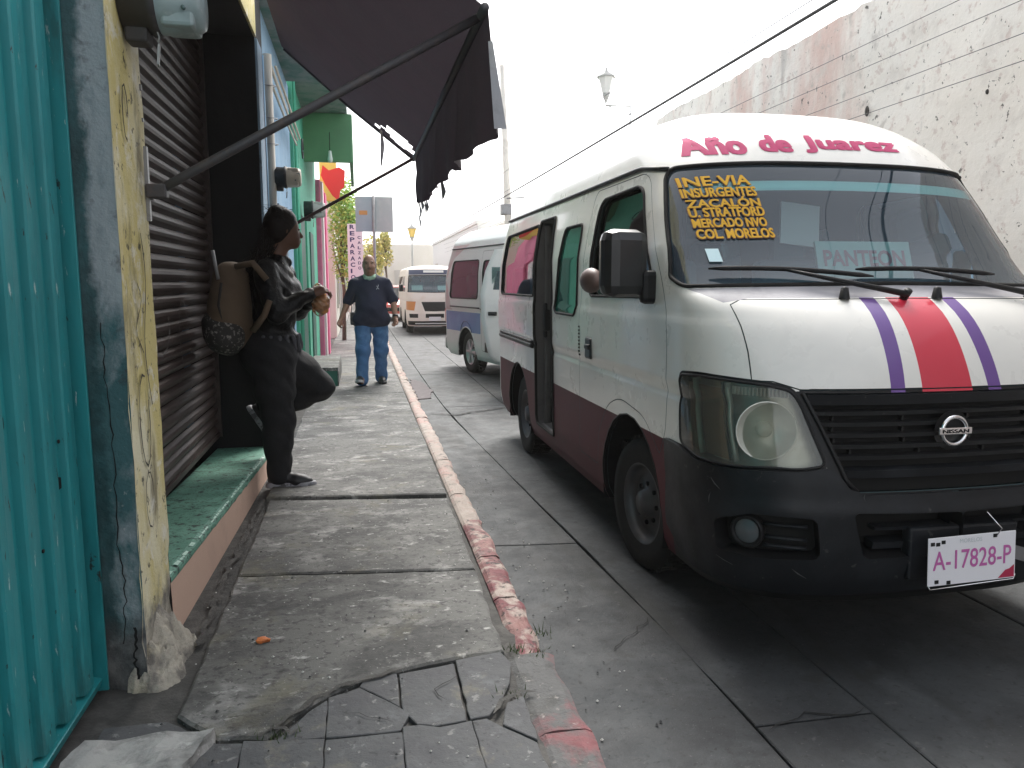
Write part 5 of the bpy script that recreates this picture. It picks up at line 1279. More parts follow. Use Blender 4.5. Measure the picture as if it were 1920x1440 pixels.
# ------------------------------------------------------------------ second minibus: silver, parked askew behind the first
M_silver = mat('silver_van_paint', (.58, .59, .585), .4, [((.48, .49, .485), 2, .5, .75, .6), ((.3, .28, .25), 28, .66, .74, .5)], coat=.15)
M_bluegr = mat('blue_graphic', (.05, .18, .38), .4, [((.10, .27, .46), 3, .45, .7, .8)])
M_pinkrefl = mat('pink_reflection', (.50, .34, .35), .4, [((.46, .42, .42), 2.5, .45, .65, .8)])  # pink reflection of the house opposite, painted into the body colour
M_sideglass2 = glass('dull_side_glass', (.50, .58, .56), .5, .02, ((.35, .42, .40), .10))
M_mint = mat('mint_text', (.30, .50, .42), .4)
def v2_parts(C):
    out = []
    sd = C.side([(2.02, 1.93), (2.95, 1.93), (2.95, .40), (2.02, .40)], .05); out += [('gap', sd), ('sliding_door', off(sd, .006))]
    out.append(('side_window', C.side([(2.12, 1.78), (2.86, 1.78), (2.86, 1.20), (2.12, 1.20)], .07)))
    out.append(('rear_window', C.side([(3.05, 1.80), (4.20, 1.80), (4.32, 1.20), (3.05, 1.20)], .08)))
    out.append(('opening', C.side([(.86, 1.40), (1.22, 1.88), (1.95, 1.88), (1.98, .45), (1.62, .42), (1.55, .8), (.80, .85)], .05)))
    out.append(('archf', C.side(arc(1.05, .34, .40)))); out.append(('archr', C.side(arc(3.60, .34, .40))))
    out.append(('windshield', C.front([(-.5, 1.96), (.72, 1.94), (.80, 1.30), (-.5, 1.26)], .0)))
    return out
def v2_cols(C):
    return [(1, C.side([(2.98, .98), (4.9, .98), (4.9, .66), (2.98, .66)])), (1, C.side([(2.60, .97), (2.85, .97), (2.75, .66), (2.5, .66)])),
            (2, C.side([(3.6, 2.06), (4.9, 2.06), (4.9, 1.0), (4.25, 1.0), (4.5, 1.5), (4.2, 1.85)]))]  # painted pink reflection on the rear flank
V2R = [(.24, 4.60), (.4, 4.70), (1.1, 4.70), (1.35, 4.68), (1.99, 4.52), (2.1, 4.48), (2.25, 4.3), (2.35, 3.8), (2.38, 3.2)]
van2, S2, C2, L2 = minibus('minibus', 'silver minibus with a blue band, parked askew with its white front door open', (3.33, 9.02, 0), dict(
    F=[(a, b*.85) for a, b in V1F], W=V1W, L=V1L, R=V2R, parts=v2_parts, colours=v2_cols, mats=[M_silver, M_bluegr, M_pinkrefl], zb=.26, du=.07, dv=.05,
    holes=['side_window', 'rear_window', 'opening', 'windshield', 'gap0'],
    glass={'windshield': (M_ws, -.006), 'rear_window': (M_sideglass2, -.006), 'side_window': (M_sideglass2, -.006)},
    sealed=['windshield', 'side_window', 'rear_window'], gutter=(1.0, 4.4), wheels=(1.05, 3.60), wr=.335, ar=.39, ww=.20, y0=.1, y1=4.6, alloy=True, lining=mat('van_lining', (.10, .10, .10), .9), rows=3,
    rimm=mat('alloy_rim', (.45, .45, .46), .35, metal=.8)))
van2.rotation_euler = (0, 0, math.radians(13))
for nm in ('archf', 'archr'):
    L = np.array(L2[nm]); L = L[L[:, 1] > .09]; k = int(np.argmax(np.linalg.norm(np.diff(L, axis=0, append=L[:1]), axis=1))); L = np.roll(L, -k-1, 0)
    seal(S2, L, -1, .010, .0, False).build('arch_lip', M_silver, van2)
rl = MB()
for (y0, y1, z, h) in ((2.98, 4.3, 1.06, .013), (2.05, 2.95, 1.045, .010)):
    yv = np.linspace(y0, y1, 14); d = S2.dom(S2.us(yv, yv*0+z), yv*0+z); rl.tube([tuple(p) for p in (S2.PD(d)+S2.ND(d)*.004)*[-1, 1, 1]], h, 6)
rl.build('side_trim', M_black, van2)
pt = [(3.35, .66), (3.42, .76), (3.55, .83), (3.70, .83), (3.80, .76), (3.86, .66)]
yv = np.array([p[0] for p in pt]); zv = np.array([p[1] for p in pt]); d = S2.dom(S2.us(yv, zv), zv)
MB().tube([tuple(p) for p in (S2.PD(d)+S2.ND(d)*.002)*[-1, 1, 1]], .008, 6).build('graphic_curve', mat('navy_curve', (.05, .08, .18), .5), van2)
V2_, F2_ = text_mesh('PRECAUCION', bold=.03, width=.50, height=.07, sub=9)
MB().box((-.853, 2.65, .47), (.010, .30, .15), bev=.004).build('vent_grille', M_black, van2)
MB().box((0, 4.72, .42), (1.62, .14, .24), bev=.05).build('rear_bumper', mat('rear_bumper_grey', (.36, .36, .35), .5), van2)
for sg in (-1, 1): MB().box((sg*.79, 4.60, .98), (.10, .14, .42), bev=.03).build('tail_lamp', mat('tail_red', (.35, .02, .02), .3), van2)
# its open front door: white, swung out towards the sidewalk
dr = hold('front_door', van2); dr.location = (-.86, .80, 0); dr.rotation_euler = (0, 0, math.radians(50))
v, f = [], []
zs = [.42, .5, .7, .95, 1.15, 1.30, 1.36, 1.6, 1.88]; xs_ = [-.035, -.012, .012, .028, .030, .022, .014, -.006, -.035]
def dlen(z): return float(np.interp(z, [.42, .5, .9, 1.3, 1.6, 1.88], [.66, .74, .82, .84, .78, .66]))
nl = 10
for z, x in zip(zs, xs_):
    for k in range(nl+1):
        t = k/nl; v.append((-x-.03*math.sin(PI*t)-.0, dlen(z)*t, z))
for i in range(len(zs)-1):
    for k in range(nl):
        if i >= 6 and i < 8 and 2 <= k <= 7 and i == 6: continue
        q = i*(nl+1)+k; f.append((q, q+1, q+nl+2, q+nl+1))
n0 = len(v); v += [(a+.05, b, c) for a, b, c in v]; f += [tuple(i+n0 for i in q[::-1]) for q in f]
for i in range(len(zs)-1): a = i*(nl+1)+nl; b_ = a+nl+1; f.append((a, n0+a, n0+b_, b_))
MB().add(v, f, 0, True).build('door_skin', mat('white_door', (.80, .79, .76), .45, [((.70, .69, .66), 3, .5, .7, .6)]), dr)
MB().box((-.02, .42, 1.50), (.006, .52, .30)).build('window', M_sideglass, dr)
MB().box((-.07, .66, 1.05), (.02, .12, .05), bev=.008).build('door_handle', M_black, dr)

# ------------------------------------------------------------------ third minibus, far down the street
def v3_parts(C):
    return [('windshield', C.front([(-.5, 1.80), (.74, 1.78), (.79, 1.28), (-.5, 1.25)], .0)),
            ('side_window', C.side([(.95, 1.76), (1.75, 1.76), (1.8, 1.28), (.75, 1.28)], .06)), ('rear_window', C.side([(2.1, 1.76), (4.3, 1.76), (4.4, 1.28), (2.1, 1.28)], .06)),
            ('archf', C.side(arc(1.05, .34, .40))), ('archr', C.side(arc(3.60, .34, .40)))]
def v3_cols(C):
    return [(1, C.front([(-.5, .98), (.40, .98), (.30, .70), (-.5, .68)])), (2, C.uz([(.50, .99), (.90, 1.0), (.92, .74), (.55, .72)])),
            (1, C.uz([(.45, .62), (.72, .62), (.70, .50), (.45, .50)])), (1, C.front([(-.5, .62), (.28, .62), (.28, .50), (-.5, .50)])), (1, C.uz([(0, .40), (.8, .40), (.8, .28), (0, .28)])),
            (3, C.front([(-.5, 1.96), (.73, 1.95), (.745, 1.80), (-.5, 1.82)]))]
lz = lambda z: z if z < 1.97 else 1.97+(z-1.97)*.3
V3W = [(a, b*.98) for a, b in V1W]
van3, S3, C3, L3 = minibus('minibus', 'white and orange minibus with a dark header strip, farthest down the street', (2.10, 21.4, 0), dict(
    F=[(lz(a), b*.6) for a, b in V1F], W=[(lz(a), b) for a, b in V3W], L=[(lz(a), b) for a, b in V1L], R=[(lz(a), b) for a, b in V2R], parts=v3_parts, colours=v3_cols, mats=[mat('cream_van_paint', (.78, .72, .66), .4, [((.70, .58, .48), 2, .5, .7, .6)]), M_black, mat('orange_lamp', (.55, .22, .06), .35), mat('navy_header', (.05, .06, .11), .4)], zb=.26, du=.08, dv=.06,
    holes=['side_window', 'rear_window', 'windshield'], glass={'windshield': (M_ws, -.006), 'rear_window': (M_sideglass, -.006), 'side_window': (M_sideglass, -.006)},
    sealed=['windshield'], wheels=(1.05, 3.60), wr=.335, ar=.39, ww=.20, y0=.1, y1=4.6, rows=2))
van3.scale = (.93, .93, .93); van3.location.y = 21.8
for nm, x, z, w, h, m in (('header_lettering', -.30, 1.86, .62, .07, 'paper_white'), ('dash_card', -.68, 1.34, .34, .15, 'sign_card'), ('dash_card', .12, 1.34, .30, .14, 'sign_card')):
    V2_, F2_ = [(a, b) for b in (0, h) for a in np.linspace(0, w, 9)], [(i, i+1, 10+i, 9+i) for i in range(8)]
    onfront(S3, V2_, F2_, x, z, .012 if 'card' not in nm else -.02).build(nm, MATS[m], van3)
MB().box((0, -.02, .47), (.36, .02, .12)).build('license_plate', MATS['plate_white'], van3)
MB().box((0, -.03, .33), (1.2, .03, .03)).build('bumper_bar', M_silver, van3)
for sg in (-1, 1): MB().box((sg*.98, .55, 1.40), (.12, .08, .22), bev=.02).build('door_mirror', M_black, van3)

# red car beyond
car = thing('red_car', 'small red car far down the street, half hidden behind the walking man', 'car', (1.15, 29.5, 0))
sec = [(-.0, .35, .75), (.05, .62, .80), (.9, .80, .82), (1.55, 1.30, .66), (2.6, 1.34, .66), (3.3, .95, .80), (3.9, .88, .78), (4.0, .4, .75)]
v, f = [], []
for (yv, top, w) in sec: v += [(-w, yv, .28), (-w*1.0, yv, min(top, .78)), (-w*.88, yv, top), (w*.88, yv, top), (w, yv, min(top, .78)), (w, yv, .28)]
for i in range(len(sec)-1):
    for k in range(5): q = i*6+k; f.append((q, q+6, q+7, q+1))
f += [(0, 1, 2, 3, 4, 5), tuple(reversed(range(42, 48)))]
MB().add(v, f, 0, False).build('body', mat('red_car_paint', (.62, .07, .05), .3, coat=.5), car)
MB().add([(-.70, .93, .84), (.70, .93, .84), (.56, 1.50, 1.27), (-.56, 1.50, 1.27)], [(0, 1, 2, 3)]).build('windshield', M_dkglass, car)
for x in (-.72, .72):
    for yv in (.75, 3.2): wheel(car, x, yv, .30, .18, 1 if x > 0 else -1)
    MB().box((x*.8, .0, .62), (.26, .06, .12), bev=.02).build('headlight', M_refl, car)
MB().box((0, -.02, .45), (1.1, .05, .14), bev=.02).build('grille', M_black, car)

# ================================================================== PEOPLE
class Sdf:
    def __init__(s, h): s.h = h; s.pr = []
    def cap(s, a, b, ra, rb, k=.03): s.pr.append(('c', np.array(a, float), np.array(b, float), ra, rb, k)); return s
    def chain(s, pts, rr, k=.03):
        for i in range(len(pts)-1): s.cap(pts[i], pts[i+1], rr[i], rr[i+1], k)
        return s
    def ell(s, c, r, rot=None, k=.03): s.pr.append(('e', np.array(c, float), np.array(r, float), None if rot is None else np.array(eul(*rot)), 0, k)); return s
    def mesh(s, wr=0.0, wscale=18):
        h = s.h; lo = np.full(3, 1e9); hi = -lo
        for p in s.pr:
            if p[0] == 'c': m = max(p[3], p[4]); lo = np.minimum(lo, np.minimum(p[1], p[2])-m); hi = np.maximum(hi, np.maximum(p[1], p[2])+m)
            else: m = p[2].max(); lo = np.minimum(lo, p[1]-m); hi = np.maximum(hi, p[1]+m)
        lo -= 4*h; hi += 4*h; n = np.ceil((hi-lo)/h).astype(int)+1; Fd = np.full(n, .2)
        ax = [lo[i]+h*np.arange(n[i]) for i in range(3)]
        for p in s.pr:
            k = p[5]; m = (max(p[3], p[4]) if p[0] == 'c' else p[2].max())+k+3*h
            a = np.minimum(p[1], p[2]) if p[0] == 'c' else p[1]; b = np.maximum(p[1], p[2]) if p[0] == 'c' else p[1]
            i0 = np.maximum(0, np.floor((a-m-lo)/h).astype(int)); i1 = np.minimum(n, np.ceil((b+m-lo)/h).astype(int)+1)
            X, Y, Z = np.meshgrid(*[ax[i][i0[i]:i1[i]] for i in range(3)], indexing='ij'); Q = np.stack([X, Y, Z], -1)
            if p[0] == 'c':
                d = p[2]-p[1]; t = np.clip(((Q-p[1])@d)/max(d@d, 1e-9), 0, 1); dd = np.linalg.norm(Q-p[1]-t[..., None]*d, axis=-1)-(p[3]+(p[4]-p[3])*t)
            else:
                q = Q-p[1]
                if p[3] is not None: q = q@p[3]
                k0 = np.linalg.norm(q/p[2], axis=-1); k1 = np.linalg.norm(q/p[2]**2, axis=-1); dd = k0*(k0-1)/np.maximum(k1, 1e-6)
            sl = tuple(slice(i0[i], i1[i]) for i in range(3)); A = Fd[sl]; hh = np.maximum(k-np.abs(A-dd), 0)/k; Fd[sl] = np.minimum(A, dd)-hh*hh*k*.25
        if wr:
            X, Y, Z = np.meshgrid(*ax, indexing='ij', sparse=True); w = wscale
            Fd += wr*(np.sin(X*w*1.1+np.sin(Z*w*.9)*1.7+Y*w*.5)*np.sin(Z*w*1.6+np.sin(X*w*.7+Y*w)*1.3)+.5*np.sin(Z*w*3.1+X*w*1.9+np.sin(Y*w*2)*2))
        I = Fd < 0; c = np.zeros([*(n-1)], int); shp = tuple(n-1)
        for dx in (0, 1):
            for dy in (0, 1):
                for dz in (0, 1): c += I[dx:dx+shp[0], dy:dy+shp[1], dz:dz+shp[2]]
        act = (c > 0) & (c < 8); idx = np.argwhere(act); vid = -np.ones(shp, int); vid[act] = np.arange(len(idx))
        acc = np.zeros((len(idx), 3)); cnt = np.zeros(len(idx)); cor = np.array([(a, b, d) for a in (0, 1) for b in (0, 1) for d in (0, 1)])
        for i in range(8):
            for j in range(i+1, 8):
                if np.abs(cor[i]-cor[j]).sum() != 1: continue
                a = Fd[tuple((idx+cor[i]).T)]; b = Fd[tuple((idx+cor[j]).T)]; x = (a < 0) != (b < 0); t = np.where(x, a/np.where(x, a-b, 1), 0)
                acc[x] += (cor[i]+(cor[j]-cor[i])*t[:, None])[x]; cnt[x] += 1
        V = lo+h*(idx+acc/np.maximum(cnt, 1)[:, None]); faces = []
        for a in range(3):
            b, d = (a+1) % 3, (a+2) % 3; e = np.zeros(3, int); e[a] = 1
            s0 = [slice(0, n[0]-1), slice(0, n[1]-1), slice(0, n[2]-1)]; s1 = list(s0); s1[a] = slice(1, n[a])
            s0[b] = s1[b] = slice(1, n[b]-1); s0[d] = s1[d] = slice(1, n[d]-1)
            f0, f1 = I[tuple(s0)], I[tuple(s1)]; o = np.zeros(3, int); o[b] = 1; o[d] = 1
            for flip, M in ((False, f0 & ~f1), (True, ~f0 & f1)):
                q = np.argwhere(M)+o; eb = np.zeros(3, int); eb[b] = 1; ed = np.zeros(3, int); ed[d] = 1
                if not len(q): continue
                F = np.stack([vid[tuple((q-eb-ed).T)], vid[tuple((q-ed).T)], vid[tuple(q.T)], vid[tuple((q-eb).T)]], 1)
                faces.append(F[:, ::-1] if flip else F)
        Fq = np.concatenate(faces); Fq = Fq[(Fq >= 0).all(1)]
        b = MB(); b.v = V.tolist(); b.f = Fq.tolist(); b.m = [0]*len(b.f); b.sm = [True]*len(b.f); return b

M_skin = mat('brown_skin', (.26, .135, .085), .5, [((.33, .17, .11), 6, .45, .7, .6)], [(90, .1, .001)])
M_skin2 = mat('dark_skin', (.13, .062, .04), .5, [((.20, .10, .065), 8, .45, .7, .6)])
M_hair = mat('black_hair', (.014, .010, .009), .45, [((.03, .025, .024), 30, .5, .7, .7)], [(120, .6, .006)], spec=.25)
M_navy = mat('navy_polo', (.010, .014, .034), .85, [((.018, .022, .045), 6, .5, .7, .6)], [(14, .5, .02), (200, .2, .002)])
M_jean = mat('blue_jeans', (.05, .13, .27), .85, [((.12, .25, .43), 3.5, .48, .66, .8), ((.04, .10, .22), 9, .5, .7, .7)], [(16, .5, .02), (220, .25, .002)])
M_shoe = mat('black_shoe', (.014, .014, .016), .5)
M_sole = mat('pale_sole', (.45, .45, .45), .6, [((.15, .15, .16), 14, .5, .65, .8)])
def hand(S, w, dr, side, palm_n, s=1.0, curl=.6):
    """palm, four unequal bent fingers and a thumb leaving the side of the palm"""
    w = Vector(w); d = Vector(dr).normalized(); n = Vector(palm_n); n = (n-d*n.dot(d)).normalized(); x = d.cross(n)*side
    S.cap(w, w+d*.075*s, .024*s, .028*s, .012); S.cap(w+d*.03*s+x*.018*s, w+d*.08*s+x*.024*s, .018*s, .018*s, .012); S.cap(w+d*.03*s-x*.018*s, w+d*.08*s-x*.024*s, .018*s, .016*s, .012)
    for i, L in enumerate((.066, .074, .069, .054)):
        b = w+d*.085*s+x*(.027-.018*i)*s; c1 = (d*math.cos(curl*.7)+n*math.sin(curl*.7)).normalized(); c2 = (d*math.cos(curl*1.8)+n*math.sin(curl*1.8)).normalized()
        S.chain([b, b+c1*L*.5*s, b+c1*L*.5*s+c2*L*.5*s], [.0095*s, .0085*s, .007*s], .004)
    b = w+d*.03*s+x*.026*s; c1 = (d*.6+x*.75+n*.35).normalized(); c2 = (d*.85+x*.25+n*.5).normalized()
    S.chain([b, b+c1*.036*s, b+c1*.036*s+c2*.03*s], [.013*s, .011*s, .008*s], .008)
def shoe(par, heel, toe, up, mats, s=1.0, z=None):
    heel = Vector(heel); toe = Vector(toe); d = (toe-heel); L = d.length; d.normalize(); up = Vector(up); up = (up-d*up.dot(d)).normalized(); x = d.cross(up)
    S = Sdf(.006); P = lambda a, b, c: heel+d*L*a+x*b+up*c
    S.cap(P(.10, 0, .045), P(.32, 0, .075), .038*s, .040*s, .03); S.cap(P(.14, 0, .07), P(.2, 0, .11), .038*s, .042*s, .02); S.cap(P(.3, 0, .06), P(.7, 0, .036), .042*s, .040*s, .03); S.cap(P(.62, .006, .034), P(.86, .0, .028), .042*s, .030*s, .03)
    sh_ = S.mesh().build('shoe', mats[0], par)
    T = Sdf(.006); T.cap(P(.07, 0, .010), P(.4, 0, .010), .044*s, .044*s, .02).cap(P(.4, 0, .010), P(.75, 0, .010), .044*s, .049*s, .02).cap(P(.75, 0, .010), P(.93, 0, .014), .048*s, .032*s, .02)
    m = T.mesh(); 
    V = []
    for q in m.v:
        p = Vector(q)-heel; c = p.dot(up); V.append(tuple(Vector(q)+up*((max(.0, min(.034, c)))-c)))
    m.v = V; m.build('sole', mats[1], sh_)
    la = MB()
    for k in range(4): a = .34+.08*k; zz = .108-.012*k*1.2; la.tube([P(a, -.028, zz-.012), P(a+.02, 0, zz), P(a, .028, zz-.012)], .0035, 5)
    la.build('lace', mats[1], sh_)
    return sh_

# ---- man in a navy polo, walking towards the camera
man = thing('person', 'bald man in navy polo and blue jeans walking towards the camera on the sidewalk', 'person', (.14, 10.45, .1))
def rel(p): return (p[0]-.14, p[1]-10.45, p[2]-.1)
J = {k: Vector(rel(v)) for k, v in dict(head=(.143, 10.42, 1.685), neck=(.145, 10.47, 1.54), shL=(-.055, 10.47, 1.445), shR=(.355, 10.47, 1.445), elL=(-.145, 10.51, 1.195), wrL=(-.235, 10.40, .975),
     elR=(.452, 10.46, 1.21), wrR=(.470, 10.32, .985), chest=(.15, 10.46, 1.33), belly=(.155, 10.41, 1.10), pel=(.16, 10.47, .97), hipL=(.055, 10.46, .95), hipR=(.265, 10.48, .95), knL=(.035, 10.33, .56), anL=(.015, 10.24, .205), knR=(.275, 10.45, .55), anR=(.275, 10.56, .19)).items()}
B = Sdf(.008)
B.ell(J['head']+Vector((0, 0, .02)), (.078, .096, .110)).ell(J['head']+Vector((0, -.022, -.055)), (.062, .070, .062), k=.04).ell(J['head']+Vector((0, -.045, -.095)), (.036, .040, .026), k=.03)
B.cap(J['head']+Vector((0, -.098, .012)), J['head']+Vector((0, -.112, -.028)), .009, .015, .015).ell(J['head']+Vector((0, -.086, .035)), (.05, .014, .009), k=.02)
for s_ in (-1, 1):
    B.ell(J['head']+Vector((s_*.078, .01, -.01)), (.012, .024, .034), k=.01); B.ell(J['head']+Vector((s_*.04, -.068, -.035)), (.026, .024, .024), k=.03)
B.cap(J['head']+Vector((0, -.092, -.066)), J['head']+Vector((0, -.094, -.068)), .018, .018, .012)
B.cap(J['neck']-Vector((0, 0, .06)), J['head']-Vector((0, -.02, .07)), .075, .068, .04)
B.ell(J['chest'], (.15, .10, .17), k=.05).ell(J['belly'], (.17, .14, .17), k=.06).ell(J['pel'], (.175, .13, .12), k=.06)
B.cap(J['neck']-Vector((0, 0, .06)), J['shL'], .045, .04, .04).cap(J['neck']-Vector((0, 0, .06)), J['shR'], .045, .04, .04)
for q in 'LR':
    B.chain([J['sh'+q]-Vector((0, 0, .02)), J['el'+q], J['wr'+q]], [.042, .046, .031], .02); B.chain([J['hip'+q], J['kn'+q], J['an'+q]], [.10, .065, .045], .04)
    B.cap(J['an'+q], J['an'+q]+Vector((0, -.12, -.045)), .036, .025, .03)
    dv = (J['wr'+q]-J['el'+q]).normalized(); hand(B, J['wr'+q]+dv*.01, dv+Vector((0, -.25, 0)), -1 if q == 'L' else 1, (.6 if q == 'L' else -.6, -.5, .1), 1.0, .75)
B.mesh().build('body', M_skin, man)
T = Sdf(.008)
T.ell(J['chest']+Vector((0, 0, .0)), (.20, .138, .215), k=.09).ell(J['belly'], (.205, .178, .20), k=.1).ell(J['pel']+Vector((0, -.01, .035)), (.200, .152, .085), k=.06)
T.cap((-.165, 0, .86), (.185, 0, .86), .085, .085, .09).cap((-.12, -.07, .87), (.14, -.07, .87), .09, .09, .08)
T.cap(J['neck']-Vector((0, 0, .055)), J['shL']+Vector((.0, 0, -.005)), .072, .058, .08).cap(J['neck']-Vector((0, 0, .055)), J['shR']+Vector((0, 0, -.005)), .072, .058, .08)
for q in 'LR': T.chain([J['sh'+q]+Vector((0, 0, -.01)), J['sh'+q].lerp(J['el'+q], .95)], [.066, .072], .06)
T.mesh(.006, 13).build('polo_shirt', M_navy, man)
K = Sdf(.007); c = J['neck']-Vector((0, .0, .012))
for a in np.linspace(0, 2*PI, 15)[:-1]: K.cap(c+Vector((.072*math.cos(a), .075*math.sin(a)-.01, -.01+.015*math.sin(a))), c+Vector((.085*math.cos(a), .09*math.sin(a)-.01, -.035+.02*math.sin(a))), .010, .012, .012)
K.mesh().build('collar', M_navy, man)
K = Sdf(.007); K.chain([c+Vector((-.07, -.045, .012)), c+Vector((-.045, -.088, -.018)), c+Vector((0, -.102, -.028)), c+Vector((.045, -.09, -.015)), c+Vector((.07, -.045, .015))], [.022, .026, .028, .026, .022], .02)
K.mesh().build('neck_cloth', mat('green_neck_cloth', (.22, .34, .24), .8, [((.45, .48, .40), 16, .5, .65, .6)]), man)
T = Sdf(.008)
T.ell(J['pel']+Vector((0, .01, -.02)), (.185, .142, .12), k=.06)
for q in 'LR': T.chain([J['hip'+q], J['kn'+q], J['an'+q]+Vector((0, .01, -.03))], [.122, .088, .080], .05)
T.mesh(.006, 13).build('jeans', M_jean, man)
shoe(man, J['anL']+Vector((-.005, .06, -.095)), J['anL']+Vector((-.045, -.21, -.03)), (0, .25, 1), (M_shoe, M_sole), 1.05)
shoe(man, J['anR']+Vector((0, .06, -.088)), J['anR']+Vector((.02, -.22, -.088)), (0, 0, 1), (M_shoe, M_shoe), 1.05)
hd = J['head']
for s_ in (-1, 1):
    MB().ell(hd+Vector((s_*.031, -.083, .012)), (.013, .010, .007)).build('eye', mat('eye_dark', (.03, .025, .022), .2), man)
    MB().tube([hd+Vector((s_*.014, -.097, .031)), hd+Vector((s_*.034, -.095, .036)), hd+Vector((s_*.054, -.078, .030))], [.003, .006, .003], 6).build('eyebrow', M_hair, man)
MB().tube([hd+Vector((-.024, -.098, -.068)), hd+Vector((0, -.109, -.064)), hd+Vector((.024, -.098, -.068))], [.003, .006, .003], 6).build('mouth', mat('lip', (.13, .05, .04), .5), man)
MB().tube([hd+Vector((-.026, -.100, -.052)), hd+Vector((0, -.112, -.046)), hd+Vector((.026, -.100, -.052))], [.003, .007, .003], 6).build('moustache', mat('grey_stubble', (.06, .05, .045), .8), man)
Hs = Sdf(.007)
for s_ in (-1, 1): Hs.cap(hd+Vector((s_*.074, .03, .03)), hd+Vector((s_*.06, .06, -.03)), .014, .016, .03)
Hs.cap(hd+Vector((-.05, .085, .01)), hd+Vector((.05, .085, .01)), .018, .018, .03); Hs.mesh().build('hair', mat('short_hair', (.03, .027, .025), .7), man)
# chest emblem (small white leaping figure), watch, waist pouch
em_ = MB(); fx = J['chest']+Vector((.095, -.140, .055))
for a, b in (((0, 0), (.012, .03)), ((0, 0), (-.022, -.030)), ((0, 0), (.026, -.026)), ((.012, .03), (.014, .052)), ((.0, .02), (-.018, .03))): em_.tube([fx+Vector((a[0], 0, a[1]))*.8, fx+Vector((b[0], .004, b[1]))*.8] if False else [fx+Vector((a[0]*.75, 0, a[1]*.75)), fx+Vector((b[0]*.75, .004, b[1]*.75))], .003, 5)
em_.build('shirt_emblem', mat('emblem_white', (.75, .75, .75), .6), man)
wt = J['wrR'].lerp(J['elR'], .10); dv = (J['wrR']-J['elR']).normalized()
MB().cyl(wt-dv*.014, wt+dv*.014, .040, 14).build('wrist_watch', M_black, man)
pouch = thing('waist_pouch', 'black pouch hanging at the hip of the walking man', 'pouch', (-.075, 10.40, .98))
MB().box((0, 0, 0), (.085, .10, .17), bev=.018).build('pouch_body', M_shoe, pouch)
MB().tube([(-.03, 0, .08), (-.02, .01, .22), (.06, .03, .40)], .006, 6).build('strap', M_shoe, pouch)

# ---- woman leaning in the shop recess, one foot up behind her
wom = thing('person', 'woman in dark jacket and leggings leaning by the shutter with one foot raised', 'person', (-.53, 5.3, .1))
def rw_(p): return Vector((p[0]+.53, p[1]-5.3, p[2]-.1))
J = {k: rw_(v) for k, v in dict(head=(-.468, 5.32, 1.795), neck=(-.535, 5.31, 1.61), shN=(-.575, 5.13, 1.515), shF=(-.50, 5.475, 1.515), elN=(-.515, 5.075, 1.255), wrN=(-.315, 5.14, 1.375), elF=(-.42, 5.53, 1.26), wrF=(-.30, 5.36, 1.345),
     chest=(-.545, 5.30, 1.40), waist=(-.555, 5.31, 1.20), pel=(-.575, 5.30, 1.02), hipN=(-.56, 5.205, .98), hipF=(-.565, 5.40, .98), knN=(-.535, 5.19, .55), anN=(-.545, 5.20, .185), knF=(-.285, 5.44, .735), anF=(-.665, 5.50, .60)).items()}
hd = J['head']; fd = Vector((.94, .34, -.10)).normalized(); fx_ = fd.cross(Vector((0, 0, 1))).normalized(); fu = Vector((0, 0, 1))
B = Sdf(.007)
B.ell(hd+fu*.015, (.092, .078, .105), rot=(0, 0, math.atan2(fd.y, fd.x))).ell(hd+fd*.03-fu*.055, (.066, .06, .058), rot=(0, 0, math.atan2(fd.y, fd.x)), k=.04).ell(hd+fd*.062-fu*.092, (.032, .03, .024), k=.03)
B.cap(hd+fd*.092+fu*.005, hd+fd*.112-fu*.03, .008, .013, .012); B.cap(hd+fd*.088-fu*.062, hd+fd*.092-fu*.064, .015, .015, .012)
B.cap(J['neck']-fu*.05, hd-fu*.06-fd*.02, .058, .054, .04)
B.ell(J['chest'], (.115, .165, .19), k=.07).ell(J['waist'], (.12, .15, .15), k=.07).ell(J['pel'], (.15, .165, .14), k=.06)
for q in 'NF':
    B.cap(J['neck']-fu*.05, J['sh'+q], .05, .058, .05); B.chain([J['sh'+q], J['el'+q], J['wr'+q]], [.056, .042, .028], .03); B.chain([J['hip'+q], J['kn'+q], J['an'+q]], [.10, .062, .04], .04)
hand(B, J['wrN']+Vector((.01, .0, .005)), (.85, .28, .30), 1, (.1, .6, -.6), .98, .7); hand(B, J['wrF']+Vector((.01, 0, 0)), (.75, -.3, -.1), -1, (.1, -.5, .6), .98, .9)
B.cap(J['anN'], J['anN']+Vector((.11, -.01, -.04)), .034, .024, .03); B.cap(J['anF'], J['anF']+Vector((.02, 0, -.18)), .036, .03, .03)
B.mesh().build('body', M_skin2, wom)
M_jacket = mat('black_leather_jacket', (.0065, .0065, .0075), .42, [((.014, .014, .015), 6, .5, .7, .6)], [(18, .7, .02), (70, .3, .004)], spec=.3)
M_legg = mat('charcoal_leggings', (.010, .010, .012), .85, [((.02, .02, .023), 5, .5, .7, .6)], [(22, .4, .012), (200, .25, .002)])
T = Sdf(.007)
T.ell(J['chest'], (.135, .185, .195), k=.08).ell(J['waist']+fu*.02, (.142, .172, .15), k=.08).ell(J['waist']-fu*.10, (.160, .180, .05), k=.05)
T.ell(J['chest']+Vector((.10, .0, -.03)), (.085, .145, .095), k=.06)
for q in 'NF': T.cap(J['neck']-fu*.06, J['sh'+q], .068, .068, .06); T.chain([J['sh'+q], J['el'+q], J['wr'+q]], [.072, .060, .045], .035)
T.cap(J['neck']-fu*.015+Vector((.02, -.03, 0)), J['neck']-fu*.03+Vector((.06, .02, 0)), .055, .045, .03)
T.mesh(.0065, 19).build('jacket', M_jacket, wom)
T = Sdf(.007)
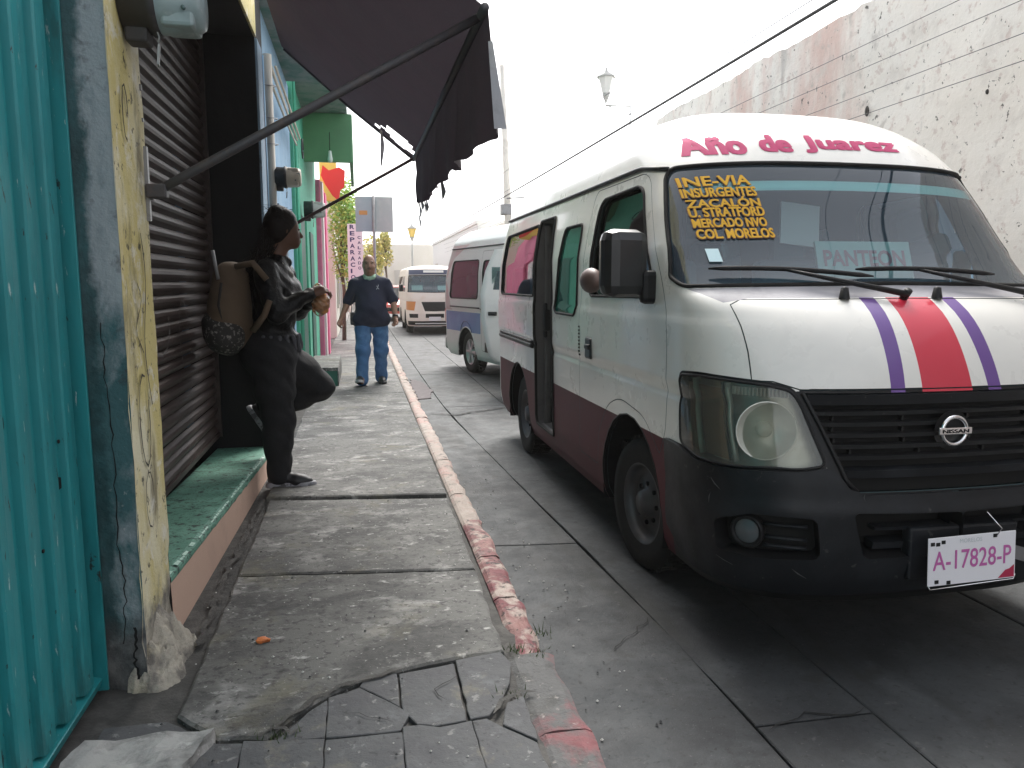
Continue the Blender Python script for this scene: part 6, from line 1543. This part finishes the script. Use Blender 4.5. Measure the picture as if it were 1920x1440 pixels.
T.ell(J['pel']+Vector((-.01, 0, 0)), (.178, .190, .16), k=.06).ell(J['pel']+Vector((-.075, -.03, -.04)), (.12, .14, .13), k=.06)
T.chain([J['hipN']+Vector((-.0, 0, -.02)), J['hipN'].lerp(J['knN'], .5)+Vector((-.01, 0, 0)), J['knN'], J['knN'].lerp(J['anN'], .38)+Vector((-.012, 0, 0)), J['anN']+fu*.0], [.150, .124, .096, .088, .080], .05)
T.chain([J['hipF'], J['hipF'].lerp(J['knF'], .55), J['knF'], J['knF'].lerp(J['anF'], .4)+Vector((0, 0, -.02)), J['anF']], [.145, .120, .094, .088, .055], .045)
T.mesh(.0045, 17).build('leggings', M_legg, wom)
# grey shirt tail below the jacket and pale collar
T = Sdf(.007)
for a in np.linspace(-1.9, 1.9, 13): T.cap(J['waist']+Vector((.158*math.cos(a), .180*math.sin(a), -.10)), J['waist']+Vector((.172*math.cos(a), .188*math.sin(a), -.18+.02*math.sin(a*5))), .016, .012, .02)
T.mesh(.003, 30).build('shirt_tail', mat('grey_denim', (.07, .07, .08), .8, [((.13, .13, .145), 9, .5, .7, .7)], [(60, .5, .006)]), wom)
T = Sdf(.006); nb = J['neck']
T.chain([nb+Vector((-.03, -.07, .0)), nb+Vector((.045, -.075, -.045)), nb+Vector((.10, -.035, -.11)), nb+Vector((.118, -.01, -.18))], [.016, .018, .016, .010], .015)
T.mesh().build('lapel', mat('pale_lapel', (.26, .24, .20), .7, [((.10, .10, .10), 10, .5, .7, .7)]), wom)
# hair: cap, small knot and a long tail sweeping back over the pack
Hs = Sdf(.007); Hs.ell(hd-fd*.034+fu*.034, (.096, .088, .100), rot=(0, 0, math.atan2(fd.y, fd.x)), k=.04); Hs.ell(hd-fd*.012+fu*.055, (.090, .090, .080), rot=(0, 0, math.atan2(fd.y, fd.x)), k=.04); Hs.ell(hd-fd*.05-fu*.02, (.078, .080, .09), k=.05); Hs.ell(hd-fd*.045+fu*.118, (.045, .045, .030), k=.03)
hb = Hs.mesh(.001, 60); rnd = random.Random(31)
knot = hd-fd*.115-fu*.015
for k in range(620):
    # strands combed back from the hairline to the nape, then loose down the back
    a0 = rnd.uniform(-1.75, 1.75); e0 = rnd.uniform(.1, 1.25)
    st = hd-fd*.030+fu*.036+(fd*math.cos(a0)*math.cos(e0)+fx_*math.sin(a0)*math.cos(e0))*.098+fu*math.sin(e0)*.104
    mid = hd-fd*.075+fx_*math.sin(a0)*.080+fu*(.05+.055*math.sin(e0)); j = lambda s: Vector((rnd.gauss(0, s), rnd.gauss(0, s), rnd.gauss(0, s)))
    P = [st, st.lerp(mid, .5)+(st.lerp(mid, .5)-hd).normalized()*.018, mid, knot+j(.016)]
    if k % 3:
        L = rnd.uniform(.6, 1.1); P += [(hd+Vector((-.120, -.05, -.13))*L)+j(.024), (hd+Vector((-.185, -.06, -.25))*L)+j(.032), (hd+Vector((-.225, -.08, -.37))*L)+j(.036)]
    hb.tube(P, [.0022]+[.0042]*(len(P)-2)+[.0012], 4)
for k in range(40):
    p0 = hd+fd*rnd.uniform(-.1, .05)+fx_*rnd.uniform(-.08, .08)+fu*rnd.uniform(.06, .12); hb.tube([p0, p0+(p0-hd)*.18+Vector((rnd.gauss(0, .012), rnd.gauss(0, .012), .006)), p0+(p0-hd)*.25-fd*.03+Vector((rnd.gauss(0, .02), rnd.gauss(0, .02), -.01))], [.0018, .0014, .0008], 4)
hb.build('hair', M_hair, wom)
# ear and earring, seam along the leggings, jacket zip and cuffs
T = Sdf(.005); T.ell(hd-fx_*-.0+Vector((0, 0, 0))-fd*.012+fx_*.078-fu*.005, (.016, .010, .028), k=.01); T.mesh().build('ear', M_skin2, wom)
MB().tube([J['hipN']+Vector((.13, -.05, .02)), J['hipN'].lerp(J['knN'], .5)+Vector((.105, -.055, 0)), J['knN']+Vector((.075, -.045, 0))], .0035, 5).build('seam', mat('seam_grey', (.06, .06, .065), .7), wom)
for s_ in (-1, 1): MB().ell(hd+fd*.088+fx_*s_*.030+fu*.010, (.009, .009, .006)).build('eye', MATS['eye_dark'], wom)
M_sneak = mat('pale_sneaker_sole', (.30, .30, .32), .6, [((.04, .04, .045), 22, .52, .6, .8)])
shoe(wom, J['anN']+Vector((-.07, 0, -.082)), J['anN']+Vector((.225, -.03, -.082)), (0, 0, 1), (M_shoe, M_sneak), 1.05)
shoe(wom, J['anF']+Vector((-.105, 0, -.02)), J['anF']+Vector((.045, .0, -.265)), (.85, 0, .5), (M_shoe, M_sneak), 1.0)
sp = MB().box(J['anN']+Vector((.02, -.047, -.055)), (.03, .004, .042)); sp.build('shoe_patch', mat('violet_patch', (.05, .04, .12), .6), wom)
# backpack
bp = thing('backpack', 'tan backpack with dark patterned base worn by the leaning woman', 'backpack', (-.80, 5.22, 1.25))
M_tan = mat('tan_canvas', (.13, .090, .058), .85, [((.14, .10, .065), 4, .5, .7, .7)], [(140, .4, .003)])
M_dkc = mat('dark_canvas', (.035, .030, .028), .85)
T = Sdf(.008); T.cap((.0, 0, .22), (-.02, 0, -.10), .115, .145, .05).cap((-.02, -.07, .10), (-.05, -.07, -.12), .10, .11, .05).cap((-.02, .07, .10), (-.05, .07, -.12), .10, .11, .05)
T.mesh(.002, 20).build('pack_body', M_tan, bp)
T = Sdf(.008); T.cap((-.04, -.085, -.13), (-.05, .085, -.15), .125, .125, .04).cap((-.08, -.06, -.06), (-.09, .06, -.08), .10, .10, .04); T.mesh(.002, 20).build('pack_base', mat('patterned_fabric', (.035, .032, .03), .8, [((.32, .30, .27), 42, .56, .60, .8)]), bp)
MB().tube([(-.035, -.152, .20), (-.055, -.172, .06), (-.03, -.165, -.06)], .009, 6).build('zip_flap', M_dkc, bp)
MB().tube([(.14, -.145, -.10), (.22, -.20, .0), (.255, -.21, .09)], [.022, .020, .018], 8).build('strap', M_tan, bp)
MB().tube([(.05, -.12, .30), (.16, -.17, .32), (.24, -.19, .22)], [.02, .022, .02], 8).build('strap', M_tan, bp)
MB().tube([(-.06, -.10, .22), (-.085, -.11, .40)], .011, 8).build('handle_rod', mat('pale_rod', (.34, .34, .35), .5), bp)
# bread in a paper bag held in her hand
sn = thing('food_bag', 'orange snack in clear plastic bag held in the woman\'s hand', 'food', (-.252, 5.25, 1.33))
T = Sdf(.006); T.ell((0, 0, -.01), (.045, .03, .065), rot=(0, .35, 0), k=.02).ell((.02, 0, -.05), (.034, .026, .040), k=.02).cap((-.02, 0, .05), (-.01, 0, .075), .014, .02, .02); T.mesh(.004, 60).build('snack', mat('snack_orange', (.50, .20, .05), .5, [((.62, .34, .12), 18, .45, .65, .8), ((.25, .08, .03), 26, .6, .7, .8)]), sn)
T = Sdf(.006); T.ell((.004, 0, -.02), (.056, .038, .082), rot=(0, .3, 0), k=.02).cap((-.02, 0, .05), (-.012, 0, .085), .02, .03, .02); T.mesh(.004, 50).build('clear_bag', glass('clear_plastic', (.92, .90, .86), 1.0, .1, ((.7, .65, .55), .12)), sn)

# ------------------------------------------------------------------ thin street haze that bleaches the far end
M_hz = D.materials.new('haze_volume'); M_hz.use_nodes = True; M_hz.node_tree.nodes.clear()
ho = M_hz.node_tree.nodes.new('ShaderNodeOutputMaterial'); hv = M_hz.node_tree.nodes.new('ShaderNodeVolumePrincipled')
hv.inputs['Color'].default_value = (.98, .95, .90, 1); hv.inputs['Density'].default_value = .0011; hv.inputs['Anisotropy'].default_value = .35
M_hz.node_tree.links.new(hv.outputs[0], ho.inputs['Volume'])
tag(MB().box((0, 80, 3.45), (530, 690, 9.1)).build('haze', M_hz), kind='stuff')
